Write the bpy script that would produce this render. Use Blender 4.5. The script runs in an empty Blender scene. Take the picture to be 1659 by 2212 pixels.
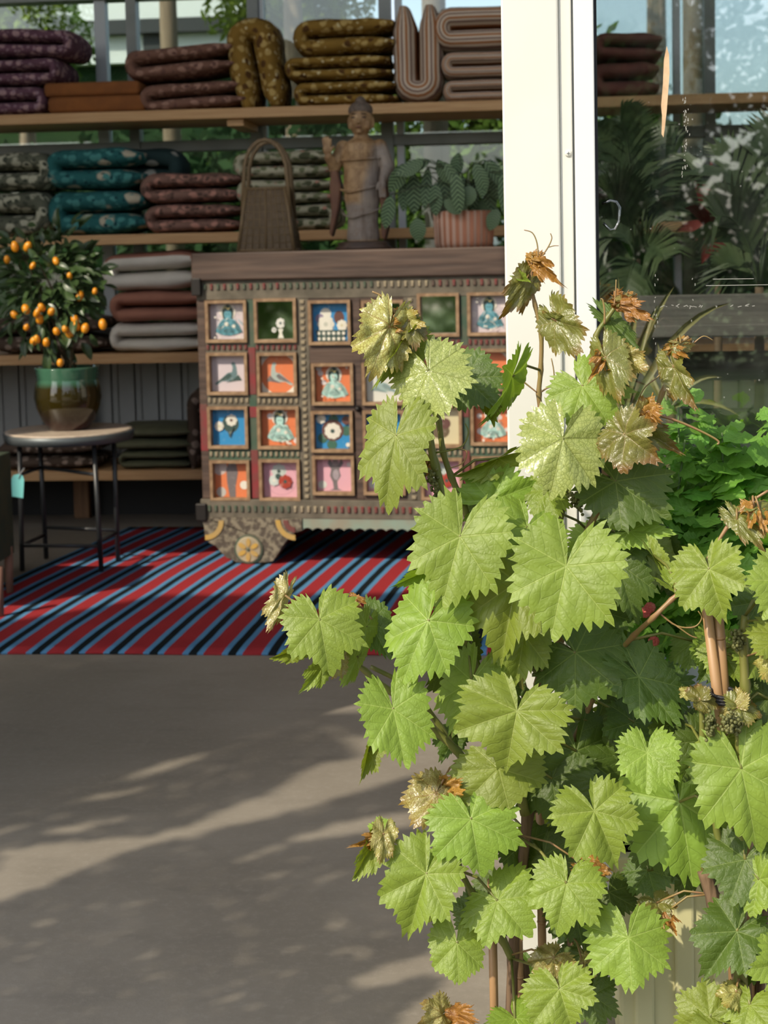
import bpy, math, random
from mathutils import Vector, Matrix, noise
random.seed(7)
S = bpy.context.scene
COL = S.collection
R_ = math.radians

# ------------------------------------------------------------------ camera
FPX = 3320.0; CX, CY = 829.5, 806.0          # focal length and principal point in photo pixels (lens shifted down)
CAM = Vector((0, 0, 1.157))
YAW, PITCH, ROLL = R_(5.0), R_(4.4), R_(1.25)
_fh = Vector((-math.sin(YAW), math.cos(YAW), 0))
FWD = (_fh * math.cos(PITCH) + Vector((0, 0, -math.sin(PITCH)))).normalized()
_r0 = Vector((math.cos(YAW), math.sin(YAW), 0)); _u0 = _r0.cross(FWD)
RGT = _r0 * math.cos(ROLL) - _u0 * math.sin(ROLL)
UPV = _u0 * math.cos(ROLL) + _r0 * math.sin(ROLL)
cd = bpy.data.cameras.new('camera'); cam = bpy.data.objects.new('camera', cd); COL.objects.link(cam)
cam.matrix_world = Matrix((( RGT.x, UPV.x, -FWD.x, CAM.x), (RGT.y, UPV.y, -FWD.y, CAM.y), (RGT.z, UPV.z, -FWD.z, CAM.z), (0, 0, 0, 1)))
cd.sensor_fit = 'VERTICAL'; cd.sensor_height = 36.0; cd.sensor_width = 27.0
cd.lens = 36.0 * FPX / 2212.0
cd.shift_y = -(1106.0 - CY) / 2212.0
cd.clip_start = 0.05; cd.clip_end = 200
cd.dof.use_dof = True; cd.dof.focus_distance = 1.97; cd.dof.aperture_fstop = 10.5
S.camera = cam

# ------------------------------------------------------------------ light
SUN_AZ, SUN_EL = R_(43.0), R_(40.0)           # light travels 43 deg right of +Y
SUN_DIR = Vector((math.sin(SUN_AZ) * math.cos(SUN_EL), math.cos(SUN_AZ) * math.cos(SUN_EL), -math.sin(SUN_EL)))
sl = bpy.data.lights.new('sun', 'SUN'); sl.energy = 4.4; sl.angle = R_(0.55); sl.color = (1.0, 0.89, 0.71)
so = bpy.data.objects.new('sun', sl); COL.objects.link(so)
so.rotation_euler = SUN_DIR.to_track_quat('-Z', 'Y').to_euler(); so.location = (-6, -6, 8)
w = bpy.data.worlds.new('world'); S.world = w; w.use_nodes = True
wn = w.node_tree.nodes; wl = w.node_tree.links
sky = wn.new('ShaderNodeTexSky'); sky.sky_type = 'NISHITA'; sky.sun_disc = False
sky.sun_elevation = R_(40); sky.sun_rotation = R_(180) + SUN_AZ; sky.air_density = 1.0; sky.dust_density = 2.0; sky.ozone_density = 1.0
hs = wn.new('ShaderNodeHueSaturation'); hs.inputs['Saturation'].default_value = 0.55
wl.new(sky.outputs[0], hs.inputs['Color']); wl.new(hs.outputs[0], wn['Background'].inputs[0])
wn['Background'].inputs[1].default_value = 0.26
vs = S.view_settings
vs.view_transform = 'Standard'; vs.look = 'None'; vs.gamma = 1.0; vs.use_curve_mapping = False; vs.exposure = 0.0
S.cycles.max_bounces = 8; S.cycles.transparent_max_bounces = 12; S.cycles.caustics_reflective = False; S.cycles.caustics_refractive = False
S.cycles.use_denoising = True

# ------------------------------------------------------------------ geometry helpers
def ray(px, py):
    return FWD + RGT * ((px - CX) / FPX) - UPV * ((py - CY) / FPX)
def P(px, py, Y):
    d = ray(px, py); return CAM + d * ((Y - CAM.y) / d.y)
def FL(px, py, z=0.0):
    d = ray(px, py); return CAM + d * ((z - CAM.z) / d.z)
def proj(p):
    d = Vector(p) - CAM; k = d.dot(FWD)
    return CX + FPX * d.dot(RGT) / k, CY - FPX * d.dot(UPV) / k

def empty(name, loc=(0, 0, 0), rz=0.0, label=None, cat=None, group=None):
    o = bpy.data.objects.new(name, None); COL.objects.link(o); o.empty_display_size = 0.05
    o.location = loc; o.rotation_euler = (0, 0, rz); tag(o, label, cat, group); return o
def tag(o, label=None, cat=None, group=None, kind=None):
    if label: o['label'] = label
    if cat: o['category'] = cat
    if group: o['group'] = group
    if kind: o['kind'] = kind
    return o
def link(name, me, parent=None, loc=None, rot=None, scale=None):
    o = bpy.data.objects.new(name, me); COL.objects.link(o)
    if parent: o.parent = parent
    if loc is not None: o.location = loc
    if rot is not None: o.rotation_euler = rot
    if scale is not None: o.scale = scale
    return o

class MB:
    """collects vertices / faces; build() links ONE mesh object"""
    def __init__(s): s.v = []; s.f = []; s.m = []; s.uv = None; s.col = None
    def add(s, vs_, fs, mi=0):
        b = len(s.v); s.v += [tuple(x) for x in vs_]
        for f in fs: s.f.append(tuple(b + i for i in f)); s.m.append(mi)
        return s
    def box(s, a, b, mi=0):
        x0, y0, z0 = a; x1, y1, z1 = b
        vs_ = [(x0,y0,z0),(x1,y0,z0),(x1,y1,z0),(x0,y1,z0),(x0,y0,z1),(x1,y0,z1),(x1,y1,z1),(x0,y1,z1)]
        return s.add(vs_, [(0,3,2,1),(4,5,6,7),(0,1,5,4),(1,2,6,5),(2,3,7,6),(3,0,4,7)], mi)
    def tube(s, pts, r, n=6, mi=0, cap=True):
        pts = [Vector(p) for p in pts]
        rs = r if isinstance(r, (list, tuple)) else [r] * len(pts)
        rings = []; prev = None
        for i, p in enumerate(pts):
            t = (pts[min(i+1, len(pts)-1)] - pts[max(i-1, 0)])
            if t.length < 1e-9: t = Vector((0, 0, 1))
            t.normalize()
            if prev is None:
                a = t.cross(Vector((0, 0, 1)))
                if a.length < 0.05: a = t.cross(Vector((0, 1, 0)))
            else:
                a = prev - t * prev.dot(t)
            a.normalize(); prev = a; b_ = t.cross(a)
            rings.append([p + a * (rs[i] * math.cos(2*math.pi*k/n)) + b_ * (rs[i] * math.sin(2*math.pi*k/n)) for k in range(n)])
        vs_ = [x for rg in rings for x in rg]; fs = []
        for i in range(len(rings) - 1):
            for k in range(n):
                k2 = (k + 1) % n; fs.append((i*n+k, i*n+k2, (i+1)*n+k2, (i+1)*n+k))
        if cap:
            fs.append(tuple(range(n - 1, -1, -1))); fs.append(tuple((len(rings)-1)*n + k for k in range(n)))
        return s.add(vs_, fs, mi)
    def lathe(s, prof, n=28, mi=0, c=(0, 0, 0), sx=1, sy=1, flute=None):
        vs_ = []; fs = []
        for (r, z) in prof:
            for k in range(n):
                a = 2*math.pi*k/n; rr = r * (1 + (flute(k) if flute else 0))
                vs_.append((c[0] + rr*sx*math.cos(a), c[1] + rr*sy*math.sin(a), c[2] + z))
        for i in range(len(prof) - 1):
            for k in range(n):
                k2 = (k+1) % n; fs.append((i*n+k, i*n+k2, (i+1)*n+k2, (i+1)*n+k))
        fs.append(tuple(range(n-1, -1, -1))); fs.append(tuple((len(prof)-1)*n + k for k in range(n)))
        return s.add(vs_, fs, mi)
    def prism(s, poly, y0, y1, mi=0):
        """poly in (x, z), extruded along y"""
        n = len(poly)
        vs_ = [(x, y0, z) for x, z in poly] + [(x, y1, z) for x, z in poly]
        fs = [tuple(range(n)), tuple(range(2*n-1, n-1, -1))]
        for k in range(n): k2 = (k+1) % n; fs.append((k, n+k, n+k2, k2))
        return s.add(vs_, fs, mi)
    def ball(s, c, r, nu=10, nv=7, mi=0):
        rx, ry, rz = r if isinstance(r, (tuple, list)) else (r, r, r)
        vs_ = [(c[0], c[1], c[2]-rz)]; fs = []
        for i in range(1, nv):
            ph = -math.pi/2 + math.pi*i/nv
            for k in range(nu):
                a = 2*math.pi*k/nu
                vs_.append((c[0]+rx*math.cos(ph)*math.cos(a), c[1]+ry*math.cos(ph)*math.sin(a), c[2]+rz*math.sin(ph)))
        vs_.append((c[0], c[1], c[2]+rz)); top = len(vs_)-1
        for k in range(nu):
            k2 = (k+1) % nu; fs.append((0, 1+k2, 1+k)); fs.append((top, top-nu+k, top-nu+k2))
            for i in range(nv-2): fs.append((1+i*nu+k, 1+i*nu+k2, 1+(i+1)*nu+k2, 1+(i+1)*nu+k))
        return s.add(vs_, fs, mi)
    def mesh(s, name, mats, smooth=False):
        me = bpy.data.meshes.new(name); me.from_pydata(s.v, [], s.f)
        if not isinstance(mats, (list, tuple)): mats = [mats]
        for m in mats: me.materials.append(m)
        if len(mats) > 1: me.polygons.foreach_set('material_index', s.m)
        if smooth: me.polygons.foreach_set('use_smooth', [True] * len(me.polygons))
        if s.uv:
            ul = me.uv_layers.new(name='UVMap')
            li = [0] * len(me.loops); me.loops.foreach_get('vertex_index', li)
            ul.data.foreach_set('uv', [c for i in li for c in s.uv[i]])
        if s.col:
            ca = me.color_attributes.new('Col', 'FLOAT_COLOR', 'CORNER')
            li = []
            for p, c in zip(me.polygons, s.col): li += list(c) * p.loop_total
            ca.data.foreach_set('color', li)
        me.update(); return me
    def build(s, name, mats, parent=None, smooth=False, loc=None, rot=None, bevel=0.0):
        o = link(name, s.mesh(name, mats, smooth), parent, loc, rot)
        if bevel:
            b = o.modifiers.new('bevel', 'BEVEL'); b.width = bevel; b.segments = 2; b.limit_method = 'ANGLE'
        return o

# ------------------------------------------------------------------ material helpers
def newmat(name):
    m = bpy.data.materials.new(name); m.use_nodes = True
    nt = m.node_tree; return m, nt, nt.nodes['Principled BSDF']
def nd(nt, t, **kw):
    n = nt.nodes.new(t)
    for k, v in kw.items():
        if k in n.inputs.keys() if isinstance(k, str) else False: n.inputs[k].default_value = v
        else: setattr(n, k, v)
    return n
def math_(nt, op, a, b=None, c=None, clamp=False):
    n = nt.nodes.new('ShaderNodeMath'); n.operation = op; n.use_clamp = clamp
    for i, x in enumerate((a, b, c)):
        if x is None: continue
        if isinstance(x, (int, float)): n.inputs[i].default_value = x
        else: nt.links.new(x, n.inputs[i])
    return n.outputs[0]
def mixc(nt, fac, a, b, mode='MIX'):
    n = nt.nodes.new('ShaderNodeMix'); n.data_type = 'RGBA'; n.blend_type = mode
    if isinstance(fac, (int, float)): n.inputs[0].default_value = fac
    else: nt.links.new(fac, n.inputs[0])
    for i, x in ((6, a), (7, b)):
        if isinstance(x, (tuple, list)): n.inputs[i].default_value = (x[0], x[1], x[2], 1)
        else: nt.links.new(x, n.inputs[i])
    return n.outputs[2]
def ramp(nt, x, lo, hi):
    n = nt.nodes.new('ShaderNodeMapRange'); n.inputs[1].default_value = lo; n.inputs[2].default_value = hi
    n.interpolation_type = 'SMOOTHSTEP'; nt.links.new(x, n.inputs[0]); return n.outputs[0]
def coords(nt, which='Object', scale=None):
    tc = nt.nodes.new('ShaderNodeTexCoord')
    if scale is None: return tc.outputs[which]
    mp = nt.nodes.new('ShaderNodeMapping'); mp.inputs['Scale'].default_value = scale
    nt.links.new(tc.outputs[which], mp.inputs[0]); return mp.outputs[0]
def noisef(nt, vec, scale, detail=3, rough=0.5):
    n = nt.nodes.new('ShaderNodeTexNoise'); n.inputs['Scale'].default_value = scale
    n.inputs['Detail'].default_value = detail; n.inputs['Roughness'].default_value = rough
    if vec is not None: nt.links.new(vec, n.inputs['Vector'])
    return n.outputs[0]
def bump(nt, bs, h, strength=0.3, dist=0.01):
    b = nt.nodes.new('ShaderNodeBump'); b.inputs['Strength'].default_value = strength; b.inputs['Distance'].default_value = dist
    nt.links.new(h, b.inputs['Height']); nt.links.new(b.outputs[0], bs.inputs['Normal'])
def pm(name, c1, c2=None, scale=20, stretch=(1, 1, 1), rough=0.6, metal=0.0, bmp=0.0, spec=0.5, coat=0.0, detail=4, lo=0.3, hi=0.7):
    """principled material, two tones mixed by noise (stretch the noise for wood grain)"""
    m, nt, bs = newmat(name)
    bs.inputs['Base Color'].default_value = (*c1, 1); bs.inputs['Roughness'].default_value = rough
    bs.inputs['Metallic'].default_value = metal; bs.inputs['Specular IOR Level'].default_value = spec
    bs.inputs['Coat Weight'].default_value = coat
    if c2 is not None or bmp:
        v = coords(nt, 'Object', stretch); n = noisef(nt, v, scale, detail)
        if c2 is not None: nt.links.new(mixc(nt, ramp(nt, n, lo, hi), c1, c2), bs.inputs['Base Color'])
        if bmp: bump(nt, bs, n, bmp, 0.01)
    return m
def srgb(r, g, b):
    f = lambda c: (c/255/12.92) if c/255 <= 0.04045 else ((c/255+0.055)/1.055)**2.4
    return (f(r), f(g), f(b))
# ================================================================== SETTING
YF = 2.30      # front face of the door post
YB = 6.85      # back window plane
YS = 6.35      # front edge of the shelves

# ---- materials of the setting
m_conc, nt, bs = newmat('concrete')
v = coords(nt); n1 = noisef(nt, v, 1.3, 6, 0.6); n2 = noisef(nt, v, 60, 4, 0.7); n3 = noisef(nt, coords(nt, 'Object', (1, 3, 1)), 5, 5)
c = mixc(nt, ramp(nt, n1, 0.35, 0.68), (0.205, 0.180, 0.145), (0.265, 0.236, 0.195))
c = mixc(nt, math_(nt, 'MULTIPLY', ramp(nt, n3, 0.5, 0.75), 0.35), c, (0.155, 0.138, 0.115))
c = mixc(nt, math_(nt, 'MULTIPLY', ramp(nt, n2, 0.45, 0.75), 0.30), c, (0.33, 0.30, 0.255))
nt.links.new(c, bs.inputs['Base Color']); bs.inputs['Roughness'].default_value = 0.62; bs.inputs['Specular IOR Level'].default_value = 0.35
bump(nt, bs, n2, 0.12, 0.004)
m_white = pm('white_paint', (0.65, 0.645, 0.59), (0.62, 0.615, 0.56), 6, rough=0.45)
m_white2 = pm('white_frame', (0.67, 0.68, 0.67), rough=0.35)
m_black = pm('black_rubber', (0.012, 0.012, 0.014), rough=0.6)
m_alu = pm('grey_aluminium', (0.23, 0.24, 0.23), (0.17, 0.18, 0.17), 5, rough=0.4, metal=0.2)
m_alul = pm('pale_aluminium', (0.46, 0.48, 0.50), rough=0.4, metal=0.1)
m_panelw = pm('grey_white_cladding', (0.34, 0.35, 0.345), (0.29, 0.30, 0.295), 4, rough=0.5)
m_dark = pm('dark_skirting', (0.02, 0.02, 0.02), rough=0.8)
m_ceil = pm('ceiling_white', (0.52, 0.51, 0.48), rough=0.7)
m_lawn = pm('lawn', (0.07, 0.13, 0.03), (0.12, 0.19, 0.05), 3, rough=0.9)
m_pine = pm('pine_wood', (0.46, 0.255, 0.105), (0.55, 0.33, 0.15), 9, (0.6, 8, 8), rough=0.55, bmp=0.05)
m_pined = pm('dark_stained_wood', (0.16, 0.075, 0.03), (0.22, 0.11, 0.045), 9, (8, 8, 0.6), rough=0.6)

def glassmat(name, refl, tint=(0.93, 0.96, 0.95), smudge=0.0):
    m, nt, bs = newmat(name); nt.nodes.remove(bs); out = nt.nodes['Material Output']
    tr = nt.nodes.new('ShaderNodeBsdfTransparent'); tr.inputs[0].default_value = (*tint, 1)
    gl = nt.nodes.new('ShaderNodeBsdfGlossy'); gl.inputs['Roughness'].default_value = 0.012; gl.inputs[0].default_value = (1, 1, 1, 1)
    fr = nt.nodes.new('ShaderNodeFresnel'); fr.inputs[0].default_value = 1.5
    f = math_(nt, 'ADD', math_(nt, 'MULTIPLY', fr.outputs[0], 1.0), refl, clamp=True)
    mx = nt.nodes.new('ShaderNodeMixShader'); nt.links.new(f, mx.inputs[0]); nt.links.new(tr.outputs[0], mx.inputs[1]); nt.links.new(gl.outputs[0], mx.inputs[2])
    res = mx.outputs[0]
    if smudge:
        v = coords(nt); n = noisef(nt, v, 2.2, 5, 0.7); n2 = noisef(nt, coords(nt, 'Object', (1, 1, 0.35)), 30, 3)
        sp = nt.nodes.new('ShaderNodeTexVoronoi'); sp.inputs['Scale'].default_value = 60; nt.links.new(v, sp.inputs[0])
        sel = noisef(nt, v, 9, 1)
        dots = math_(nt, 'MULTIPLY', math_(nt, 'LESS_THAN', sp.outputs['Distance'], 0.08), ramp(nt, sel, 0.55, 0.7))
        k = math_(nt, 'ADD', math_(nt, 'MULTIPLY', math_(nt, 'MULTIPLY', ramp(nt, n, 0.45, 0.75), n2), smudge), math_(nt, 'MULTIPLY', dots, 0.22), clamp=True)
        df = nt.nodes.new('ShaderNodeBsdfDiffuse'); df.inputs[0].default_value = (0.7, 0.7, 0.67, 1)
        m2 = nt.nodes.new('ShaderNodeMixShader'); nt.links.new(k, m2.inputs[0]); nt.links.new(res, m2.inputs[1]); nt.links.new(df.outputs[0], m2.inputs[2])
        res = m2.outputs[0]
    nt.links.new(res, out.inputs[0]); return m
m_glass = glassmat('window_glass', 0.09, (0.86, 0.88, 0.87), 0.035)
m_glassb = glassmat('back_window_glass', 0.02, (0.78, 0.86, 0.86))

# ---- floor, ground, ceiling
tag(MB().box((-7, -4, -0.10), (6.5, YB + 0.12, 0.0)).build('floor', m_conc), kind='structure')
tag(MB().box((-60, YB + 0.12, -0.22), (60, 80, -0.10)).build('floor_lawn', m_lawn), kind='structure')
tag(MB().box((-60, -60, -0.22), (60, -4, -0.10)).build('floor_garden', m_lawn), kind='structure')
tag(MB().box((-6.0, YF + 0.02, 5.15), (4.6, YB + 0.1, 5.25)).build('ceiling', m_ceil), kind='structure')
HEAD_Z = 5.0
wf = MB(); wf.box((-6.0, YF + 0.02, HEAD_Z), (4.6, YF + 0.12, 5.25)); tag(wf.build('wall_front', m_white), kind='structure')
tag(MB().box((-6.1, YF + 0.02, 0), (-6.0, YB + 0.1, 5.25)).build('wall_left', m_white), kind='structure')
tag(MB().box((4.6, YF + 0.02, 0), (4.7, YB + 0.1, 5.25)).build('wall_right', m_white), kind='structure')
# white clad pier left of the doorway and the next bay (both outside the frame on the left)
tag(MB().box((-2.98, YF + 0.02, 0), (-1.88, YF + 0.10, HEAD_Z)).build('wall_pier', m_white), kind='structure')
tag(MB().box((-6.0, YF + 0.02, 0), (-4.88, YF + 0.10, HEAD_Z)).build('wall_front_end', m_white), kind='structure')

# ---- door post
xl = P(1089, 475, YF).x; xm = P(1209, 300, YF).x; xg = P(1240, 300, YF).x; xr = P(1285, 300, YF).x
post = empty('trim_1', (xl, YF, 0)); tag(post, 'white door post between the open doorway and the shop window', kind='structure')
MB().box((0, 0, 0), (xm - xl, 0.11, HEAD_Z)).build('face_board', m_white, post, bevel=0.003)
MB().box((xm - xl, 0.006, 0), (xg - xl - 0.002, 0.11, HEAD_Z)).build('cover_strip', m_white, post, bevel=0.002)
MB().box((xg - xl - 0.002, 0.014, 0), (xg - xl + 0.001, 0.1, HEAD_Z)).build('seam', m_alu, post)
sc = P(1228, 331, YF)
mb = MB(); mb.lathe([(0.0052, 0), (0.0052, 0.001), (0.0038, 0.0026), (0.001, 0.003)], 14)
scr = mb.build('screw', m_white, post, True, (sc.x - xl, 0.006, sc.z), (R_(90), 0, 0))
mb = MB(); mb.box((-0.0024, -0.0005, 0.0026), (0.0024, 0.0005, 0.0034)).box((-0.0005, -0.0024, 0.0026), (0.0005, 0.0024, 0.0034)); mb.build('screw_slot', m_alu, scr)

# ---- shop window right of the post
win = empty('window_1', (xg, YF, 0)); tag(win, 'shop window with white frame beside the door post', kind='structure')
MB().box((0.001, -0.004, 0), (xr - xg, 0.09, HEAD_Z)).build('window_frame', m_white2, win, bevel=0.002)
MB().box((xr - xg, 0.012, 0.0), (xr - xg + 0.005, 0.04, HEAD_Z)).build('gasket', m_black, win)
SILLZ = P(1330, 1712, YF).z
MB().box((xr - xg, -0.004, 0), (2.2, 0.09, SILLZ)).build('sill_panel', m_white2, win, bevel=0.002)
MB().box((xr - xg + 0.005, 0.022, SILLZ), (2.2, 0.028, HEAD_Z)).build('pane', m_glass, win)
MB().box((2.2, -0.004, 0), (2.26, 0.09, HEAD_Z)).build('window_frame', m_white2, win)
m_smear = pm('dried_paint', (0.62, 0.44, 0.27), (0.50, 0.33, 0.19), 60, rough=0.8)
m_smear2 = pm('pale_dried_marks', (0.30, 0.30, 0.27), rough=0.8)
def onglass(px, py): 
    p = P(px, py, YF + 0.0215); return (p.x - xg, p.z)
pl = [(1440,100),(1445,118),(1446,160),(1443,200),(1440,240),(1436,275),(1433,297),(1429,290),(1430,250),(1428,230),(1432,180),(1434,130)]
MB().prism([onglass(*q) for q in pl], 0.0195, 0.0218).build('paint_smear', m_smear, win)
def marks(name, m, segs, wpx):
    mb = MB()
    for (a, b) in segs:
        A = onglass(*a); B = onglass(*b); d = Vector((B[0]-A[0], B[1]-A[1])); n_ = Vector((-d.y, d.x)).normalized() * (wpx/1440*0.5)
        mb.prism([(A[0]-n_.x, A[1]-n_.y), (B[0]-n_.x, B[1]-n_.y), (B[0]+n_.x, B[1]+n_.y), (A[0]+n_.x, A[1]+n_.y)], 0.0205, 0.0218)
    mb.build(name, m, win)
random.seed(3); segs = []
for k in range(46):
    y = random.uniform(205, 380); x = 1482 - (y-205)*0.03 + random.gauss(0, 3.2); l = random.uniform(1.5, 7); segs.append(((x, y), (x + random.uniform(-1, 1), y + l)))
for k in range(20):
    x = random.uniform(1425, 1630); segs.append(((x, 661 + random.gauss(0, 1.5)), (x + random.uniform(2, 9), 661 + random.gauss(0, 2))))
for k in range(22):
    y = random.uniform(590, 740); x = random.choice((1418, 1496)) + random.gauss(0, 3); segs.append(((x, y), (x + random.uniform(-1.5, 1.5), y + random.uniform(2, 6))))
segs += [((1540, 603), (1628, 602)), ((1525, 617), (1659, 615))]
marks('dried_drips', m_smear2, segs, 1.2)
m_clear = glassmat('clear_plastic', 0.12, (0.75, 0.77, 0.76))
hk = [(1300,440),(1318,433),(1332,436),(1339,448),(1337,478),(1328,495),(1318,497),(1303,482)]
MB().tube([(onglass(*q)[0], 0.019, onglass(*q)[1]) for q in hk], 0.0022, 6).build('clear_hook', m_clear, win, True)

# ---- back wall: cladding below, windows above
WB = empty('wall_back', (0, YB, 0)); tag(WB, kind='structure')
zc = 0.80
pme = MB().box((0.004, -0.012, 0.19), (0.104, 0.02, zc)).box((0.014, -0.02, 0.19), (0.030, -0.012, zc)).mesh('cladding_panel', m_panelw)
x = -2.6
while x < 3.6:
    link('cladding_panel', pme, WB, (x, 0, 0)); x += 0.108
MB().box((-6, 0.02, 0), (4.6, 0.05, zc)).build('backing_board', m_alu, WB)
MB().box((-6, -0.03, 0), (4.6, 0.0, 0.19)).build('skirting', m_dark, WB)
WN = empty('window_2', (0, YB, 0)); tag(WN, kind='structure')
MB().box((-6, -0.03, zc), (4.6, 0.06, zc + 0.05)).build('window_frame', m_alu, WN)
rz_ = P(560, 312, YB).z
MB().box((-6, -0.035, rz_ - 0.025), (4.6, 0.03, rz_ + 0.025)).build('rail', m_alu, WN, bevel=0.004)
tz = P(560, -10, YB).z
MB().box((-6, -0.05, tz), (4.6, 0.06, tz + 0.10)).build('rail', m_alu, WN)
MB().box((-6, -0.02, tz + 0.10), (4.6, 0.06, 5.15)).build('head_panel', m_alu, WN)
mull = [(-420, 26, 0), (-80, 26, 0), (228, 24, 1), (296, 22, 0), (556, 24, 0), (574, 8, 1), (838, 26, 0), (866, 15, 1), (1160, 26, 0), (1462, 14, 1), (1532, 22, 0), (1700, 24, 0), (1950, 24, 0)]
xs = []
for (px, wpx, kind) in mull:
    xx = P(px, 300, YB).x; hw = wpx/2/FPX*YB; xs.append(xx)
    MB().box((xx - hw, -0.045 if kind == 0 else -0.03, zc + 0.05), (xx + hw, 0.03, tz)).build('mullion', m_alul if kind else m_alu, WN)
edges = [-6.0] + xs + [4.6]
for i in range(len(edges) - 1):
    if edges[i+1] - edges[i] < 0.12: continue
    for (z0, z1) in ((zc + 0.05, rz_ - 0.025), (rz_ + 0.025, tz)):
        MB().box((edges[i], 0.004, z0), (edges[i+1], 0.010, z1)).build('pane', m_glassb, WN)

# ================================================================== SHELVING
def zat(px, py, Y): return P(px, py, Y).z
Z1 = zat(540, 232, YS); Z2 = zat(540, 500, YS); Z3 = zat(215, 765, YS); Z4 = zat(320, 1016, YS)
TH = 0.042
sh = empty('shelving_unit', (0, YS, 0), 0, 'long pine shelves along the back windows holding folded cushions', 'shelf')
for zt in (Z1, Z2, Z3, Z4):
    MB().box((-3.2, 0, zt - TH), (3.4, 0.42, zt)).build('shelf_board', m_pine, sh, bevel=0.003)
for px, ztop_ in ((-700, Z1), (118, Z3), (1240, Z1), (1900, Z1)):
    xx = P(px, 1040, YS).x
    MB().box((xx - 0.035, 0.385, 0), (xx + 0.035, 0.425, ztop_ - TH)).build('upright', m_pined if px < 400 else m_pine, sh, bevel=0.003)
for px in (505, 1200):
    xx = P(px, 256, YS).x
    MB().box((xx - 0.035, 0.03, Z1 - TH - 0.03), (xx + 0.035, 0.40, Z1 - TH)).build('bracket', m_pine, sh, bevel=0.003)
# ================================================================== FOLDED CUSHIONS
def fabric(name, base, spots, scale=22, thr=0.34, rough=0.9, weave=True, accent=None):
    m, nt, bs = newmat(name); v = coords(nt)
    dist = nt.nodes.new('ShaderNodeTexNoise'); dist.inputs['Scale'].default_value = scale * 0.7; nt.links.new(v, dist.inputs[0])
    vadd = nt.nodes.new('ShaderNodeVectorMath'); vadd.operation = 'MULTIPLY_ADD'; vadd.inputs[1].default_value = (0.035, 0.035, 0.035)
    nt.links.new(dist.outputs['Color'], vadd.inputs[0]); nt.links.new(v, vadd.inputs[2])
    n0 = noisef(nt, v, 8, 3)
    c = mixc(nt, ramp(nt, n0, 0.3, 0.7), base, tuple(x * 0.78 for x in base))
    for i, (sc_, col, th) in enumerate(spots):
        vo = nt.nodes.new('ShaderNodeTexVoronoi'); vo.inputs['Scale'].default_value = sc_; nt.links.new(vadd.outputs[0], vo.inputs[0])
        c = mixc(nt, math_(nt, 'SUBTRACT', 1.0, ramp(nt, vo.outputs['Distance'], th * 1.0, th * 1.45)), c, col)
    nt.links.new(c, bs.inputs['Base Color']); bs.inputs['Roughness'].default_value = rough; bs.inputs['Specular IOR Level'].default_value = 0.15
    bump(nt, bs, noisef(nt, v, 14, 3), 0.35, 0.02); return m
def stripes(name):
    m, nt, bs = newmat(name)
    uv = nt.nodes.new('ShaderNodeUVMap'); sp = nt.nodes.new('ShaderNodeSeparateXYZ'); nt.links.new(uv.outputs[0], sp.inputs[0])
    f = math_(nt, 'FRACT', math_(nt, 'MULTIPLY', sp.outputs[1], 3.0))
    c = mixc(nt, math_(nt, 'GREATER_THAN', f, 0.30), (0.36, 0.15, 0.06), (0.60, 0.50, 0.40))
    c = mixc(nt, math_(nt, 'GREATER_THAN', f, 0.55), c, (0.24, 0.15, 0.12))
    c = mixc(nt, math_(nt, 'GREATER_THAN', f, 0.80), c, (0.60, 0.50, 0.40))
    nt.links.new(c, bs.inputs['Base Color']); bs.inputs['Roughness'].default_value = 0.9
    bump(nt, bs, noisef(nt, coords(nt), 16, 3), 0.3, 0.02); return m
f_purple = fabric('purple_floral', (0.144, 0.069, 0.098), [(26, (0.375, 0.237, 0.250), 0.30), (40, (0.288, 0.188, 0.225), 0.24)])
f_rust = pm('rust_cotton', (0.250, 0.085, 0.018), (0.194, 0.065, 0.015), 14, rough=0.9, bmp=0.2)
f_mauve = fabric('dusky_rose_floral', (0.206, 0.106, 0.077), [(24, (0.338, 0.194, 0.150), 0.32), (34, (0.138, 0.069, 0.056), 0.26)])
f_must = fabric('mustard_floral', (0.250, 0.144, 0.030), [(24, (0.450, 0.312, 0.112), 0.30), (19, (0.094, 0.044, 0.015), 0.22), (30, (0.575, 0.475, 0.275), 0.16)])
f_strip = stripes('terracotta_cream_stripe')
f_sage = fabric('sage_floral', (0.125, 0.131, 0.094), [(20, (0.425, 0.413, 0.312), 0.36), (33, (0.062, 0.069, 0.050), 0.26)])
f_teal = fabric('teal_floral', (0.027, 0.131, 0.131), [(10, (0.450, 0.400, 0.300), 0.26), (24, (0.069, 0.237, 0.225), 0.32), (30, (0.015, 0.062, 0.069), 0.2)])
f_tdark = fabric('dark_teal_floral', (0.022, 0.044, 0.044), [(10, (0.325, 0.325, 0.288), 0.22)])
f_rose = fabric('rose_brown_floral', (0.225, 0.125, 0.098), [(22, (0.450, 0.225, 0.175), 0.32), (30, (0.106, 0.062, 0.050), 0.28)])
f_cream = fabric('cream_green_floral', (0.425, 0.400, 0.288), [(17, (0.075, 0.081, 0.044), 0.32), (26, (0.150, 0.163, 0.088), 0.28), (20, (0.450, 0.213, 0.163), 0.14)])
f_brown = fabric('dark_brown_floral', (0.094, 0.065, 0.048), [(24, (0.312, 0.237, 0.188), 0.30)])
f_linen = pm('grey_linen', (0.66, 0.61, 0.53), (0.58, 0.54, 0.46), 10, rough=0.9, bmp=0.3)
f_terra = pm('terracotta_cotton', (0.362, 0.156, 0.103), (0.300, 0.125, 0.081), 10, rough=0.9, bmp=0.3)
f_olive = pm('olive_cotton', (0.106, 0.106, 0.056), (0.075, 0.077, 0.040), 10, rough=0.9, bmp=0.3)
f_maroon = pm('maroon_cotton', (0.163, 0.056, 0.043), (0.112, 0.037, 0.030), 12, rough=0.9, bmp=0.3)
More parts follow.
